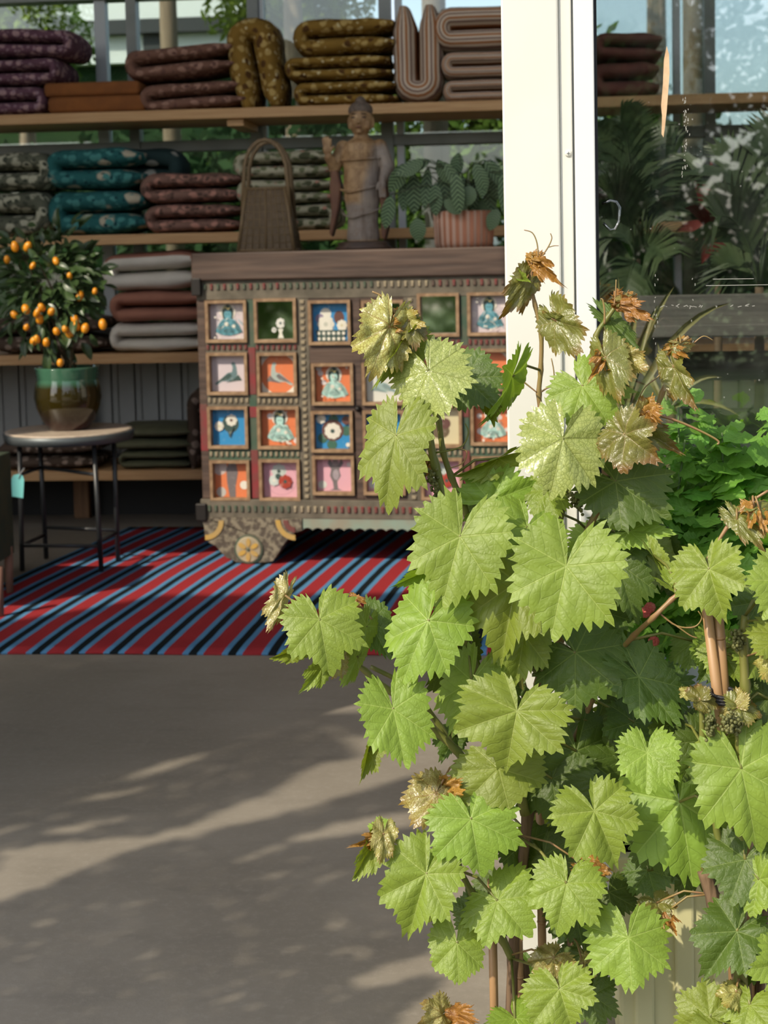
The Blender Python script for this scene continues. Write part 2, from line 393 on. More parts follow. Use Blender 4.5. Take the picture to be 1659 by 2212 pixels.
f_grey = fabric('mauve_grey_floral', (0.237, 0.194, 0.194), [(24, (0.450, 0.388, 0.388), 0.32)])
f_char = fabric('charcoal_floral', (0.062, 0.062, 0.056), [(24, (0.163, 0.150, 0.138), 0.28)])

def fold_mesh(w, h, D, seed, wob=0.1):
    """a mattress of thickness h/2 folded in two, fold at the left (-x); x centred, z from 0, y from 0 (front) to D"""
    rnd = random.Random(seed); t = h / 2; K = 18; path = []
    R0 = t / 2
    for i in range(11):                                   # lower layer, right to left
        path.append((Vector((w/2 - (w - R0*1.3) * i/10, 0, t/2)), Vector((0, 0, -1))))
    cx = -w/2 + R0*1.3
    for i in range(1, 8):
        a = -math.pi/2 - math.pi * i/8
        path.append((Vector((cx + R0*1.3*math.cos(a)*0.62, 0, t + (t/2)*math.sin(a))), Vector((math.cos(a), 0, math.sin(a)))))
    for i in range(11):
        path.append((Vector((cx + (w - R0*1.3) * i/10 * rnd.uniform(0.985, 1.0), 0, 1.5*t)), Vector((0, 0, 1))))
    mb = MB(); mb.uv = []; N = len(path); ph = rnd.uniform(0, 6); rings = []
    for i, (c, nrm) in enumerate(path):
        s = i/(N-1); e = min(1.0, 0.45 + 6*min(s, 1-s))
        puff = 1 + wob*math.sin(s*17 + ph) + wob*0.6*math.sin(s*31 + ph*2)
        drop = 0.0
        for k in range(K):
            a = 2*math.pi*k/K; ca, sa = math.cos(a), math.sin(a)
            q = 2.6
            ny = math.copysign(abs(ca)**(2/q), ca); nn = math.copysign(abs(sa)**(2/q), sa)
            p = c + nrm * (nn * t*0.5 * e * (puff if nn > 0 else 1.0)*0.985)
            p = Vector((p.x, D/2 + ny*D/2*(1 + 0.03*math.sin(s*23 + ph)), max(0.0, min(h*1.06, p.z))))
            mb.v.append(tuple(p)); mb.uv.append((s*4, (nn*0.5 + 0.5)))
    for i in range(N-1):
        for k in range(K):
            k2 = (k+1) % K; mb.f.append((i*K+k, i*K+k2, (i+1)*K+k2, (i+1)*K+k)); mb.m.append(0)
    mb.f.append(tuple(range(K-1, -1, -1))); mb.m.append(0); mb.f.append(tuple((N-1)*K+k for k in range(K))); mb.m.append(0)
    return mb
_seed = [100]
def futon(label, m, box, zbase=None, group=None, Y=YS + 0.02, D=0.36, fold='L', tilt=0.0, wob=0.08, up=False, m2=None, flat=False):
    """box = photo pixels x0, y0 (top), x1, y1 (bottom) of the front; rests on zbase or on what lies below"""
    x0, y0, x1, y1 = box; _seed[0] += 1
    A = P(x0, y1, Y); B = P(x1, y0, Y); xc = (A.x + B.x)/2; wd = B.x - A.x; zb = A.z if zbase is None else zbase; h = P((x0+x1)/2, y0, Y).z - zb
    if flat:
        mb = MB(); mb.box((-wd/2, 0, 0), (wd/2, D, h)); o = mb.build('folded_cushion', m, None, True, bevel=h*0.3)
        o.modifiers['bevel'].segments = 4
    elif up:
        mb = fold_mesh(h, wd, D, _seed[0], wob)                # upright: fold down ('D') or up ('U')
        o = mb.build('folded_cushion', m, None, True)
        for vt in o.data.vertices:
            x_, y_, z_ = vt.co
            if fold == 'D': vt.co = (z_ - wd/2, y_, x_ + h/2)
            else: vt.co = (wd/2 - z_, y_, h/2 - x_)
        lo = min(vt.co.z for vt in o.data.vertices)
        for vt in o.data.vertices: vt.co.z -= lo
    else:
        mb = fold_mesh(wd, h, D, _seed[0], wob); o = mb.build('folded_cushion', m, None, True)
        if fold == 'R':
            for vt in o.data.vertices: vt.co.x *= -1
            o.data.flip_normals()
    o.location = (xc, Y, zb); o.rotation_euler = (0, tilt, 0)
    if m2 is not None:
        o.data.materials.append(m2)
        for p in o.data.polygons:
            if p.normal.z > 0.5 and p.center.z > h*0.72: p.material_index = 1
    tag(o, label, 'cushion', group); return zb + h

g = 'folded cushions on the top shelf'
z = futon('purple floral folded cushion at the bottom of its stack, top shelf', f_purple, (-60, 183, 92, 240), Z1, g, fold='R')
z = futon('purple floral folded cushion in the middle of its stack, top shelf', f_purple, (-60, 122, 120, 182), z, g, fold='R')
z = futon('purple floral folded cushion on top of its stack, top shelf', f_purple, (-60, 56, 148, 122), z, g, fold='R', tilt=0.05)
z = futon('flat rust brown cushion, lower of the two beside the purple stack', f_rust, (102, 206, 312, 236), Z1, g, flat=True)
z = futon('flat rust brown cushion, upper of the two beside the purple stack', f_rust, (94, 176, 300, 206), z, g, flat=True)
z = futon('dusky rose folded cushion, lower of the leaning pair on the top shelf', f_mauve, (302, 172, 530, 237), Z1, g, tilt=-0.05)
futon('dusky rose folded cushion, upper of the leaning pair, top shelf', f_mauve, (272, 92, 505, 174), z + 0.014, g, tilt=-0.07)
futon('mustard floral cushion standing on its edge, top shelf', f_must, (505, 40, 618, 236), Z1 , g, fold='U', up=True, tilt=-0.16)
z = futon('mustard floral folded cushion at the bottom of its stack', f_must, (636, 170, 855, 226), Z1, g)
z = futon('mustard floral folded cushion in the middle of its stack, jutting out left', f_must, (616, 115, 842, 170), z, g)
z = futon('mustard floral folded cushion on top of its stack', f_must, (636, 32, 850, 115), z, g, tilt=-0.02)
futon('striped terracotta and cream cushion standing upright with its fold down', f_strip, (846, 24, 955, 226), Z1, g, fold='D', up=True, wob=0.02)
z = futon('striped terracotta and cream folded cushion, bottom of its stack by the post', f_strip, (960, 166, 1180, 222), Z1, g, wob=0.03)
z = futon('striped terracotta and cream folded cushion, middle of its stack by the post', f_strip, (956, 104, 1180, 165), z, g, wob=0.03)
z = futon('striped terracotta and cream folded cushion, top of its stack by the post', f_strip, (940, 4, 1180, 102), z, g, wob=0.03)
z = futon('dark maroon folded cushion seen through the shop window, lower', f_maroon, (1280, 128, 1425, 200), Z1, g)
futon('dark maroon folded cushion seen through the shop window, upper', f_maroon, (1285, 64, 1430, 128), z, g, tilt=0.05)
g = 'folded cushions on the middle shelf'
z = futon('sage floral folded cushion, bottom of the stack above the kumquat', f_sage, (-70, 412, 100, 508), Z2, g, fold='R')
z = futon('sage floral folded cushion, top of the stack above the kumquat', f_sage, (-70, 326, 104, 412), z, g, fold='R')
z = futon('teal floral folded cushion, lower of two on the middle shelf', f_teal, (104, 408, 310, 504), Z2, g)
futon('teal floral folded cushion, upper of two on the middle shelf', f_teal, (97, 316, 300, 408), z, g)
futon('dark teal cushion with pale flowers lying behind the teal stack', f_tdark, (215, 318, 384, 386), z + 0.012, g, Y=YS + 0.16, D=0.2, fold='R', tilt=0.06)
z = futon('rose brown floral folded cushion, lower of two beside the basket', f_rose, (312, 438, 518, 502), Z2, g)
futon('rose brown floral folded cushion, upper of two beside the basket', f_rose, (303, 370, 520, 438), z, g)
z = futon('cream and green floral folded cushion, bottom of the stack behind the basket', f_cream, (540, 440, 726, 497), Z2, g, fold='R')
z = futon('cream and green floral folded cushion, middle of the stack behind the basket', f_cream, (510, 384, 724, 440), z, g)
futon('cream and green floral folded cushion, top of the stack behind the basket', f_cream, (505, 322, 720, 384), z, g)
z = futon('mauve grey floral cushion behind the palm in the shop window, lower', f_grey, (1290, 428, 1440, 490), Z2, g)
futon('mauve grey floral cushion behind the palm in the shop window, upper', f_grey, (1290, 372, 1445, 428), z, g)
z = futon('charcoal patterned cushion at the far right of the middle shelf, lower', f_char, (1540, 420, 1720, 476), Z2, g)
futon('charcoal patterned cushion at the far right of the middle shelf, upper', f_char, (1545, 370, 1720, 420), z, g)
g = 'folded cushions on the lower shelves'
futon('dark brown floral folded cushion behind the kumquat tree', f_brown, (-20, 682, 222, 762), Z3, g)
z = futon('pale grey linen cushion at the bottom of the linen and terracotta stack', f_linen, (236, 697, 450, 766), Z3, g)
z = futon('plain terracotta folded cushion between two grey linen ones', f_terra, (236, 628, 448, 697), z, g)
futon('grey linen folded cushion with terracotta top, uppermost of its stack', f_linen, (222, 542, 432, 628), z, g, tilt=-0.03, m2=f_terra)
z = futon('olive green cushion on the bottom shelf, lower', f_olive, (255, 975, 408, 1016), Z4, g, wob=0.03)
futon('olive green cushion on the bottom shelf, upper', f_olive, (240, 922, 412, 975), z, g, wob=0.04)
futon('brown floral folded cushion on edge beside the painted chest', f_brown, (398, 850, 470, 1018), Z4, g, fold='U', up=True)
futon('dark brown floral cushion on the bottom shelf behind the round table', f_brown, (-10, 955, 205, 1018), Z4, g)
# ================================================================== RUG
rug_f = FL(300, 1415); RY0 = rug_f.y; RY1 = FL(600, 1140).y
m_rug, nt, bs = newmat('striped_flatweave')
v = coords(nt); sp = nt.nodes.new('ShaderNodeSeparateXYZ'); nt.links.new(v, sp.inputs[0])
u = math_(nt, 'SUBTRACT', sp.outputs[0], math_(nt, 'MULTIPLY', math_(nt, 'POWER', math_(nt, 'MAXIMUM', sp.outputs[1], 0.0), 1.6), 0.075))
u = math_(nt, 'ADD', u, math_(nt, 'MULTIPLY', noisef(nt, v, 3, 2), 0.012))
PER = 90/FPX*RY0*1.0
s_front = FL(84, 1412).x
f = math_(nt, 'FRACT', math_(nt, 'ADD', math_(nt, 'DIVIDE', math_(nt, 'SUBTRACT', u, s_front), PER), 100.5))   # black centre at 0.5
d = math_(nt, 'ABSOLUTE', math_(nt, 'SUBTRACT', f, 0.5))
nz = noisef(nt, coords(nt, 'Object', (1, 6, 1)), 90, 3, 0.7)
red = mixc(nt, nz, (0.34, 0.036, 0.040), (0.26, 0.024, 0.030)); blu = mixc(nt, nz, (0.10, 0.26, 0.45), (0.07, 0.20, 0.36)); blk = (0.010, 0.014, 0.016)
c = mixc(nt, ramp(nt, d, 0.100, 0.114), blk, blu); c = mixc(nt, ramp(nt, d, 0.258, 0.272), c, red)
nt.links.new(c, bs.inputs['Base Color']); bs.inputs['Roughness'].default_value = 0.95; bs.inputs['Specular IOR Level'].default_value = 0.05
bump(nt, bs, nz, 0.25, 0.004)
mb = MB(); NY = 24; NX = 40; RL = RY1 - RY0
def rugx0(y): return -1.93 + 0.075 * max(0, y)**1.6
for j in range(NY+1):
    y = RL*j/NY
    for i in range(NX+1):
        x = rugx0(y) + (2.58)*i/NX; mb.v.append((x, y + 0.006*math.sin(x*3), 0.006 + 0.0012*math.sin(x*9+y*5)))
for j in range(NY):
    for i in range(NX): a = j*(NX+1)+i; mb.f.append((a, a+1, a+NX+2, a+NX+1)); mb.m.append(0)
rug = mb.build('striped_rug', m_rug, None, True, (0, RY0, 0))
md = rug.modifiers.new('thick', 'SOLIDIFY'); md.thickness = 0.005; md.offset = -1
tag(rug, 'red, blue and black striped flatweave rug under the painted chest', 'rug')

# ================================================================== PAINTED CHEST
CA = R_(6.0)
cf = FL(545, 1219)
cu = Vector((math.cos(CA), -math.sin(CA), 0)); cn = Vector((-math.sin(CA), -math.cos(CA), 0))    # along the front / out of the front
def cab(px, py):
    d = ray(px, py); t = (cf - CAM).dot(cn) / d.dot(cn); p = CAM + d*t
    return ((p - cf).dot(cu), p.z)
um = cab(772, 850)[0]                       # centre line
base = cf + cu * um
chest = empty('painted_chest', (base.x, base.y, 0), -CA, 'carved wooden chest with painted tile panels on a striped rug', 'chest')
def cu_(px, py): a = cab(px, py); return (a[0] - um, a[1])
m_wood = pm('old_brown_wood', (0.048, 0.028, 0.020), (0.10, 0.062, 0.044), 7, (0.5, 8, 8), rough=0.6, bmp=0.2)
m_wgrey = pm('worn_grey_green_wood', (0.085, 0.072, 0.050), (0.15, 0.125, 0.09), 16, rough=0.7, bmp=0.3)
m_wred = pm('worn_red_paint', (0.22, 0.022, 0.026), (0.13, 0.045, 0.035), 14, rough=0.65, bmp=0.2)
m_wgreen = pm('worn_green_paint', (0.036, 0.080, 0.048), (0.085, 0.095, 0.062), 14, rough=0.65, bmp=0.2)
m_wblue = pm('worn_blue_green_paint', (0.22, 0.29, 0.23), (0.25, 0.22, 0.16), 10, rough=0.7, bmp=0.2)
m_wcream = pm('worn_cream_paint', (0.40, 0.34, 0.22), (0.26, 0.21, 0.14), 18, rough=0.7)
m_frame = pm('tan_frame_wood', (0.36, 0.235, 0.13), (0.20, 0.115, 0.058), 30, rough=0.6)
m_foot = pm('speckled_carved_wood', (0.075, 0.058, 0.042), (0.21, 0.18, 0.125), 45, rough=0.75, bmp=0.5, lo=0.42, hi=0.6)
m_iron = pm('dark_iron', (0.025, 0.022, 0.02), rough=0.5, metal=0.5)
m_yel = pm('yellow_ochre_paint', (0.48, 0.29, 0.05), (0.38, 0.26, 0.10), 20, rough=0.7)
m_orange = pm('orange_paint', (0.55, 0.21, 0.055), rough=0.7)
m_mirror = pm('old_mirror', (0.78, 0.82, 0.76), rough=0.04, metal=1.0)
m_pic, nt, bs = newmat('painted_tile')
va = nt.nodes.new('ShaderNodeVertexColor'); va.layer_name = 'Col'
cc = mixc(nt, math_(nt, 'MULTIPLY', ramp(nt, noisef(nt, coords(nt), 60, 4, 0.7), 0.55, 0.75), 0.45), va.outputs[0], (0.62, 0.56, 0.48))
nt.links.new(cc, bs.inputs['Base Color']); bs.inputs['Roughness'].default_value = 0.35

u0 = cu_(430, 800)[0]; u1 = -u0
zt = cu_(772, 539)[1]; zb1 = cu_(772, 600)[1]; zc1 = cu_(772, 643)[1]; zr1 = cu_(560, 1078)[1]; zr0 = cu_(560, 1118)[1]
DEP = 0.44
MB().box((u0 + 0.004, 0.02, zr0 - 0.02), (u1 - 0.004, DEP, zt - 0.03)).build('body', m_wood, chest)
MB().box((u0 - 0.012, -0.022, zb1), (u1 + 0.012, DEP + 0.01, zt)).build('top_beam', m_wood, chest, bevel=0.006)
MB().box((u0, -0.006, zc1), (u1, 0.02, zb1)).build('upper_rail', m_wgrey, chest, bevel=0.002)
MB().box((u0 - 0.006, -0.016, zr0), (u1 + 0.006, 0.02, zr1)).build('lower_rail', m_wgrey, chest, bevel=0.003)
for s in (-1, 1):
    xx = u0 if s < 0 else u1
    MB().box((xx - 0.012, -0.03, zb1 - 0.055), (xx + 0.024 if s < 0 else xx + 0.012, -0.004, zb1 + 0.01)).build('iron_corner', m_iron, chest, bevel=0.003)
    MB().box((xx - 0.022, -0.03, zr0 - 0.01), (xx + 0.02, -0.005, zr0 + 0.055)).build('iron_corner', m_iron, chest, bevel=0.004)

# panel openings in photo pixels: column -> rows
cols = [
 [(452,655,528,733),(455,768,530,846),(457,884,531,962),(462,1000,535,1075)],
 [(557,651,635,733),(563,768,636,848),(564,884,641,963),(568,998,643,1075)],
 [(674,655,752,738),(681,791,758,868),(680,894,757,970),(683,991,760,1062)],
 [(789,655,866,738),(790,790,868,868),(792,893,868,969),(793,990,870,1062)],
 [(909,640,986,720),(912,760,990,844),(914,880,992,960),(917,995,993,1073)],
 [(1017,638,1094,718),(1021,760,1098,838),(1024,876,1101,955),(1027,992,1103,1070)]]
def boxl(b):
    a = cu_((b[0]+b[2])/2, b[3]); c_ = cu_((b[0]+b[2])/2, b[1]); l = cu_(b[0], (b[1]+b[3])/2); r = cu_(b[2], (b[1]+b[3])/2)
    return l[0], a[1], r[0], c_[1]
L = [[boxl(b) for b in c_] for c_ in cols]
FW = 0.0115
# stiles between the columns
cx = []
for c_ in L: cx.append((min(b[0] for b in c_) - FW, max(b[2] for b in c_) + FW))
seams = [u0] + [(cx[i][1] + cx[i+1][0])/2 for i in range(5)] + [u1]
for i in range(7):
    a = u0 if i == 0 else cx[i-1][1]; b = u1 if i == 6 else cx[i][0]
    mt = [m_wood, m_wgreen, m_wgrey, m_wood, m_wgrey, m_wgreen, m_wood][i]
    if b - a < 0.008: b = a + 0.008
    st = MB().box((a, -0.004, zr1), (b, 0.02, zc1)).build('stile', mt, chest, bevel=0.002)
    if i in (1, 5):        # red paint on the lower part of the narrow stiles
        zz = L[0 if i == 1 else 4][0][1] - 0.03
        for (z0, z1) in ((L[0][1][1] - 0.01, L[0][1][3] + 0.03), (L[0][2][3] - 0.03, L[0][2][3] + 0.01), (L[0][3][1], L[0][3][3] + 0.05)):
            MB().box((a + 0.001, -0.0062, z0), (b - 0.001, -0.003, z1)).build('red_panel', m_wred, chest)
    if i == 0:
        for (z0, z1) in ((L[0][2][1] - 0.02, L[0][2][3] + 0.02),):
            MB().box((a + 0.001, -0.0062, z0), (b - 0.001, -0.003, z1)).build('red_panel', m_wred, chest)
# frames, paintings and the rails between
frame_cache = {}
def ring(w, h):
    k = (round(w, 3), round(h, 3))
    if k not in frame_cache:
        mb = MB(); a = FW
        mb.box((-w/2 - a, -0.016, -h/2 - a), (w/2 + a, 0.02, -h/2)).box((-w/2 - a, -0.016, h/2), (w/2 + a, 0.02, h/2 + a))
        mb.box((-w/2 - a, -0.016, -h/2), (-w/2, 0.02, h/2)).box((w/2, -0.016, -h/2), (w/2 + a, 0.02, h/2))
        frame_cache[k] = mb.mesh('tile_frame', m_frame)
    return frame_cache[k]

class Pic:
    def __init__(s, w, h, bg): s.mb = MB(); s.mb.col = []; s.w = w; s.h = h; s.k = 0; s.poly([(0,0),(1,0),(1,1),(0,1)], bg)
    def poly(s, pts, c):
        y = 0.017 - 0.00025*s.k; s.k += 1
        s.mb.add([((x-0.5)*s.w, y, (z-0.5)*s.h) for x, z in pts], [tuple(range(len(pts)))]); s.mb.col.append((*c, 1))
    def disc(s, x, z, r, c, rz=None, n=18): s.poly([(x + r*math.cos(2*math.pi*k/n), z + (rz or r)*math.sin(2*math.pi*k/n)) for k in range(n)], c)
    def petals(s, x, z, r, c, c2, n=8):
        for k in range(n):
            a = 2*math.pi*k/n; s.disc(x + r*0.62*math.cos(a), z + r*0.62*math.sin(a), r*0.36, c, n=8)
        s.disc(x, z, r*0.62, c, n=12); s.disc(x, z, r*0.26, c2, n=8)
LIL = (0.58, 0.50, 0.52); ORA = (0.66, 0.19, 0.075); BLU = (0.035, 0.24, 0.50); PNK = (0.66, 0.36, 0.42); MINT = (0.40, 0.62, 0.56)
DKG = (0.05, 0.085, 0.075); WHT = (0.70, 0.67, 0.58); TEA = (0.11, 0.30, 0.36); BRN = (0.13, 0.06, 0.05); CRM = (0.58, 0.52, 0.33); GRY = (0.16, 0.14, 0.14)
def figure(p, body, hair, flip=1, seed=0):
    r = random.Random(seed)
    for k in range(7): p.disc(r.uniform(0.05, 0.95), r.uniform(0.1, 0.95), r.uniform(0.05, 0.09), (0.68, 0.60, 0.58), n=9)
    p.disc(0.5, 0.76, 0.22, (0.72, 0.66, 0.56)); p.disc(0.5, 0.72, 0.16, hair, 0.24)
    p.poly([(0.14,0.22),(0.24,0.42),(0.34,0.54),(0.45,0.58),(0.58,0.58),(0.70,0.52),(0.80,0.40),(0.90,0.2),(0.72,0.14),(0.52,0.10),(0.3,0.13)], body)
    p.disc(0.5, 0.68, 0.10, tuple(min(1, c*1.1) for c in body), 0.14); p.poly([(0.42,0.80),(0.5,0.97),(0.6,0.80)], hair)
    p.poly([(0.62,0.52),(0.72,0.50),(0.90,0.20),(0.80,0.17)], tuple(c*0.55 for c in body)); p.poly([(0.2,0.34),(0.36,0.53),(0.42,0.5),(0.3,0.16),(0.24,0.18)], tuple(c*0.7 for c in body)); p.disc(0.52, 0.24, 0.16, tuple(c*0.62 for c in body), 0.07); p.disc(0.46, 0.42, 0.06, WHT, n=8); p.disc(0.66, 0.36, 0.05, WHT, n=8)
    p.disc(0.465, 0.69, 0.016, DKG, n=6); p.disc(0.535, 0.69, 0.016, DKG, n=6)
_fig0 = figure
def figure(p, body, hair, flip=1, seed=0):
    _fig0(p, body, hair, flip, seed); r = random.Random(seed + 50); lt = tuple(min(0.8, c*1.35 + 0.05) for c in body); dk = tuple(c*0.4 for c in body)
    for k in range(26):                     # loose brush strokes: folds, garlands and ornaments
        x, z = r.gauss(0.5, 0.17), r.uniform(0.1, 0.6); a = r.uniform(-0.6, 0.6) + (0.9 if x < 0.5 else -0.9); l = r.uniform(0.05, 0.12); w = r.uniform(0.008, 0.02)
        if not 0.06 < x < 0.94: continue
        dx, dz = l*math.sin(a), l*math.cos(a); p.poly([(x-dx, z-dz*0.8), (x+w, z), (x+dx, z+dz*0.8), (x-w, z)], (lt, dk, (0.70, 0.68, 0.60), hair)[k % 4])
    for k in range(9): p.disc(r.uniform(0.06, 0.94), r.choice((r.uniform(0.03, 0.2), r.uniform(0.6, 0.96))), r.uniform(0.02, 0.04), (0.66, 0.62, 0.55), n=7)
    for k in range(5): p.disc(0.42 + 0.04*k, 0.86 + 0.03*math.sin(k*1.6), 0.02, (0.6, 0.5, 0.2), n=6)
def bird(p, body, dark, flip=1):
    q = lambda pts: [(0.5 + (x-0.5)*flip, z) for x, z in pts]
    p.poly(q([(0.08,0.22),(0.30,0.38),(0.44,0.50),(0.58,0.54),(0.60,0.66),(0.56,0.76),(0.60,0.81),(0.67,0.79),(0.71,0.66),(0.73,0.46),(0.66,0.34),(0.48,0.28),(0.30,0.28),(0.14,0.18)]), body)
    p.poly(q([(0.12,0.24),(0.34,0.40),(0.50,0.50),(0.58,0.44),(0.48,0.34),(0.28,0.29)]), dark)
    p.poly(q([(0.62,0.34),(0.76,0.46),(0.86,0.30),(0.70,0.29),(0.40,0.24)]), dark); p.disc(0.5 + 0.12*flip, 0.765, 0.014, (0.02, 0.02, 0.02), n=6)
def paint(ci, ri, w, h):
    k = (ci, ri)
    if k in ((0,0),(5,0)): p = Pic(w, h, LIL); figure(p, TEA, DKG, seed=ci); return p
    if k == (0,1): p = Pic(w, h, LIL); bird(p, (0.13, 0.20, 0.21), DKG, 1); return p
    if k in ((1,1),(5,1),(4,1)):
        p = Pic(w, h, WHT); p.disc(0.5, 0.5, 0.53, ORA, n=32); bird(p, (0.38, 0.44, 0.40) if ci < 5 else (0.15, 0.19, 0.18), GRY, -1); return p
    if k == (3,1): p = Pic(w, h, (0.62, 0.62, 0.56)); bird(p, (0.30, 0.40, 0.38), (0.2, 0.28, 0.27), -1); return p
    if k in ((2,1),(1,2),(5,2)):
        p = Pic(w, h, ORA); figure(p, MINT, DKG, seed=ci+9); return p
    if k == (2,0):
        p = Pic(w, h, BLU); p.disc(0.36, 0.72, 0.15, WHT); p.disc(0.72, 0.62, 0.14, BRN, 0.17); p.disc(0.2, 0.6, 0.12, (0.25, 0.2, 0.3))
        p.petals(0.36, 0.45, 0.24, WHT, (0.5, 0.5, 0.42)); p.petals(0.80, 0.42, 0.15, WHT, CRM)
        p.poly([(0.08,0.30),(0.92,0.30),(0.80,0.0),(0.16,0.0)], DKG)
        for i in range(6):
            for j in range(2): p.disc(0.17 + i*0.135, 0.08 + j*0.14, 0.045, WHT, n=8)
        return p
    if k == (0,2): p = Pic(w, h, BLU); p.disc(0.52, 0.58, 0.24, DKG); p.petals(0.55, 0.68, 0.17, WHT, BRN); p.petals(0.2, 0.52, 0.14, WHT, CRM); p.poly([(0.4,0.5),(0.5,0.2),(0.62,0.5)], DKG); return p
    if k == (2,2):
        p = Pic(w, h, BLU)
        for (x_, z_) in ((0.5,0.82),(0.85,0.5),(0.2,0.3),(0.45,0.12)): p.disc(x_, z_, 0.14, (0.05, 0.13, 0.09))
        p.disc(0.48, 0.52, 0.30, BRN); p.petals(0.48, 0.50, 0.24, WHT, DKG, 9); p.petals(0.17, 0.84, 0.14, WHT, CRM); p.disc(0.86, 0.8, 0.12, BRN); p.disc(0.9, 0.12, 0.06, WHT); return p
    if k == (3,2): p = Pic(w, h, BLU); p.petals(0.45, 0.5, 0.24, WHT, BRN); p.disc(0.8, 0.3, 0.12, DKG); return p
    if k == (4,2): p = Pic(w, h, CRM); p.disc(0.45, 0.35, 0.26, (0.14, 0.10, 0.06), 0.2); p.disc(0.6, 0.55, 0.14, BRN); return p
    if k == (0,3): p = Pic(w, h, ORA); p.disc(0.15, 0.85, 0.22, (0.5, 0.42, 0.38)); p.poly([(0.42,0),(0.36,0.4),(0.34,0.8),(0.44,1),(0.62,1),(0.68,0.7),(0.60,0.3),(0.6,0)], GRY); p.disc(0.18, 0.15, 0.14, (0.45, 0.43, 0.4)); p.disc(0.85, 0.35, 0.12, WHT); return p
    p = Pic(w, h, PNK)
    if ci in (1, 4):
        p.disc(0.5, 0.5, 0.44, (0.5, 0.27, 0.32), n=32); p.disc(0.5, 0.5, 0.425, PNK, n=32); p.petals(0.44, 0.72, 0.22, (0.5, 0.55, 0.5), DKG); p.petals(0.3, 0.47, 0.16, (0.55, 0.6, 0.56), WHT); p.disc(0.42, 0.58, 0.08, DKG); p.petals(0.62, 0.44, 0.2, (0.36, 0.05, 0.03), DKG)
    else:
        p.poly([(0.36,0.98),(0.30,0.84),(0.40,0.66),(0.36,0.46),(0.44,0.28),(0.46,0.08),(0.34,0.03),(0.70,0.03),(0.58,0.08),(0.56,0.28),(0.66,0.46),(0.62,0.66),(0.74,0.84),(0.68,0.98),(0.62,0.84),(0.52,0.78),(0.44,0.84)], GRY)
        p.disc(0.52, 0.85, 0.09, (0.25, 0.2, 0.2), 0.11); p.disc(0.53, 0.5, 0.09, (0.33, 0.28, 0.3), 0.16); p.disc(0.15, 0.2, 0.12, (0.6, 0.62, 0.56)); p.disc(0.9, 0.8, 0.07, (0.6, 0.55, 0.55))
    return p
for ci in range(6):
    for ri in range(4):
        a, b, c_, d_ = L[ci][ri]; w_, h_ = c_ - a, d_ - b; lc = ((a+c_)/2, 0, (b+d_)/2)
        fr = link('tile_frame', ring(w_, h_), chest, lc)
        if (ci, ri) in ((1,0), (3,0), (4,0)):
            o = MB().box((-w_/2, 0.012, -h_/2), (w_/2, 0.016, h_/2)).build('mirror_tile', m_mirror, chest, loc=lc, rot=(R_(-0.6), 0, {1: R_(7), 3: R_(3), 4: R_(1)}[ci]))
            if ci == 1:
                q = Pic(w_*0.5, h_*0.55, WHT); q.mb = MB(); q.mb.col = []; q.k = 20
                q.petals(0.55, 0.72, 0.26, (0.74, 0.74, 0.68), DKG); q.poly([(0.4,0.45),(0.7,0.45),(0.62,0.25),(0.72,0.0),(0.4,0.0),(0.48,0.25)], (0.72, 0.72, 0.62)); q.petals(0.2, 0.4, 0.14, (0.7, 0.7, 0.64), DKG)
                q.mb.build('painted_flower', m_pic, o, loc=(0.012, 0, -h_*0.2))
        else:
            p = paint(ci, ri, w_*1.02, h_*1.02); p.mb.build('painted_tile', m_pic, chest, loc=lc)
    # rails across the column between the tiles
    a, b = cx[ci]
    zs = [zr1] + sum([[L[ci][r][1] - FW, L[ci][r][3] + FW] for r in (3, 2, 1, 0)], []) + [zc1]
    for r in range(5):
        z0, z1 = zs[2*r], zs[2*r+1]
        if z1 - z0 < 0.004: continue
        MB().box((a, -0.003, z0), (b, 0.02, z1)).build('rail', (m_wood if ci in (2, 3) else [m_wgrey, m_wgreen, m_wgrey, m_wgrey, m_wgrey][r]), chest)
# raised door frame of the two middle columns
mb = MB(); da, db = cx[2][0] - 0.012, cx[3][1] + 0.012
# carved blocks
blk = {}
def block(m, w_, h_, u_, z_, y_=-0.006):
    k = (m.name, round(w_, 4), round(h_, 4))
    if k not in blk:
        q = MB(); q.add([(-w_/2,0.004,-h_/2),(w_/2,0.004,-h_/2),(w_/2,0.004,h_/2),(-w_/2,0.004,h_/2),(-w_*.3,-0.006,-h_*.34),(w_*.3,-0.006,-h_*.34),(w_*.3,-0.006,h_*.34),(-w_*.3,-0.006,h_*.34)],
              [(4,5,6,7),(0,1,5,4),(1,2,6,5),(2,3,7,6),(3,0,4,7)]); blk[k] = q.mesh('carved_block', m)
    link('carved_block', blk[k], chest, (u_, y_, z_))
n = 46; zz = cu_(600, 618)[1]
for k in range(n):
    uu = u0 + 0.035 + (u1 - u0 - 0.07)*k/(n-1); t_ = k/n
    block(m_wred if (t_ < 0.28 or t_ > 0.72) and k % 2 else (m_wgreen if t_ < 0.55 else (m_wcream if t_ < 0.72 else m_wood)), 0.013, 0.026, uu, zz)
zz = (zr0 + zr1)/2
for k in range(n):
    uu = u0 + 0.03 + (u1 - u0 - 0.06)*k/(n-1); px_ = 440 + 670*k/n
    block(m_wgreen if px_ < 615 else (m_wcream if px_ < 700 or px_ > 880 else (m_wred if px_ < 890 else m_wcream)), 0.014, 0.028, uu, zz, -0.016)
for ci in (0, 1, 4, 5):
    for r, mt in ((1, m_wred), (2, m_wcream), (3, m_wcream)):
        zz = (L[ci][r][3] + L[ci][r-1][1])/2; a, b = cx[ci]
        for k in range(8): block(mt if r != 3 else m_wcream, 0.013, 0.021, a + 0.008 + (b - a - 0.016)*k/7, zz, -0.003)
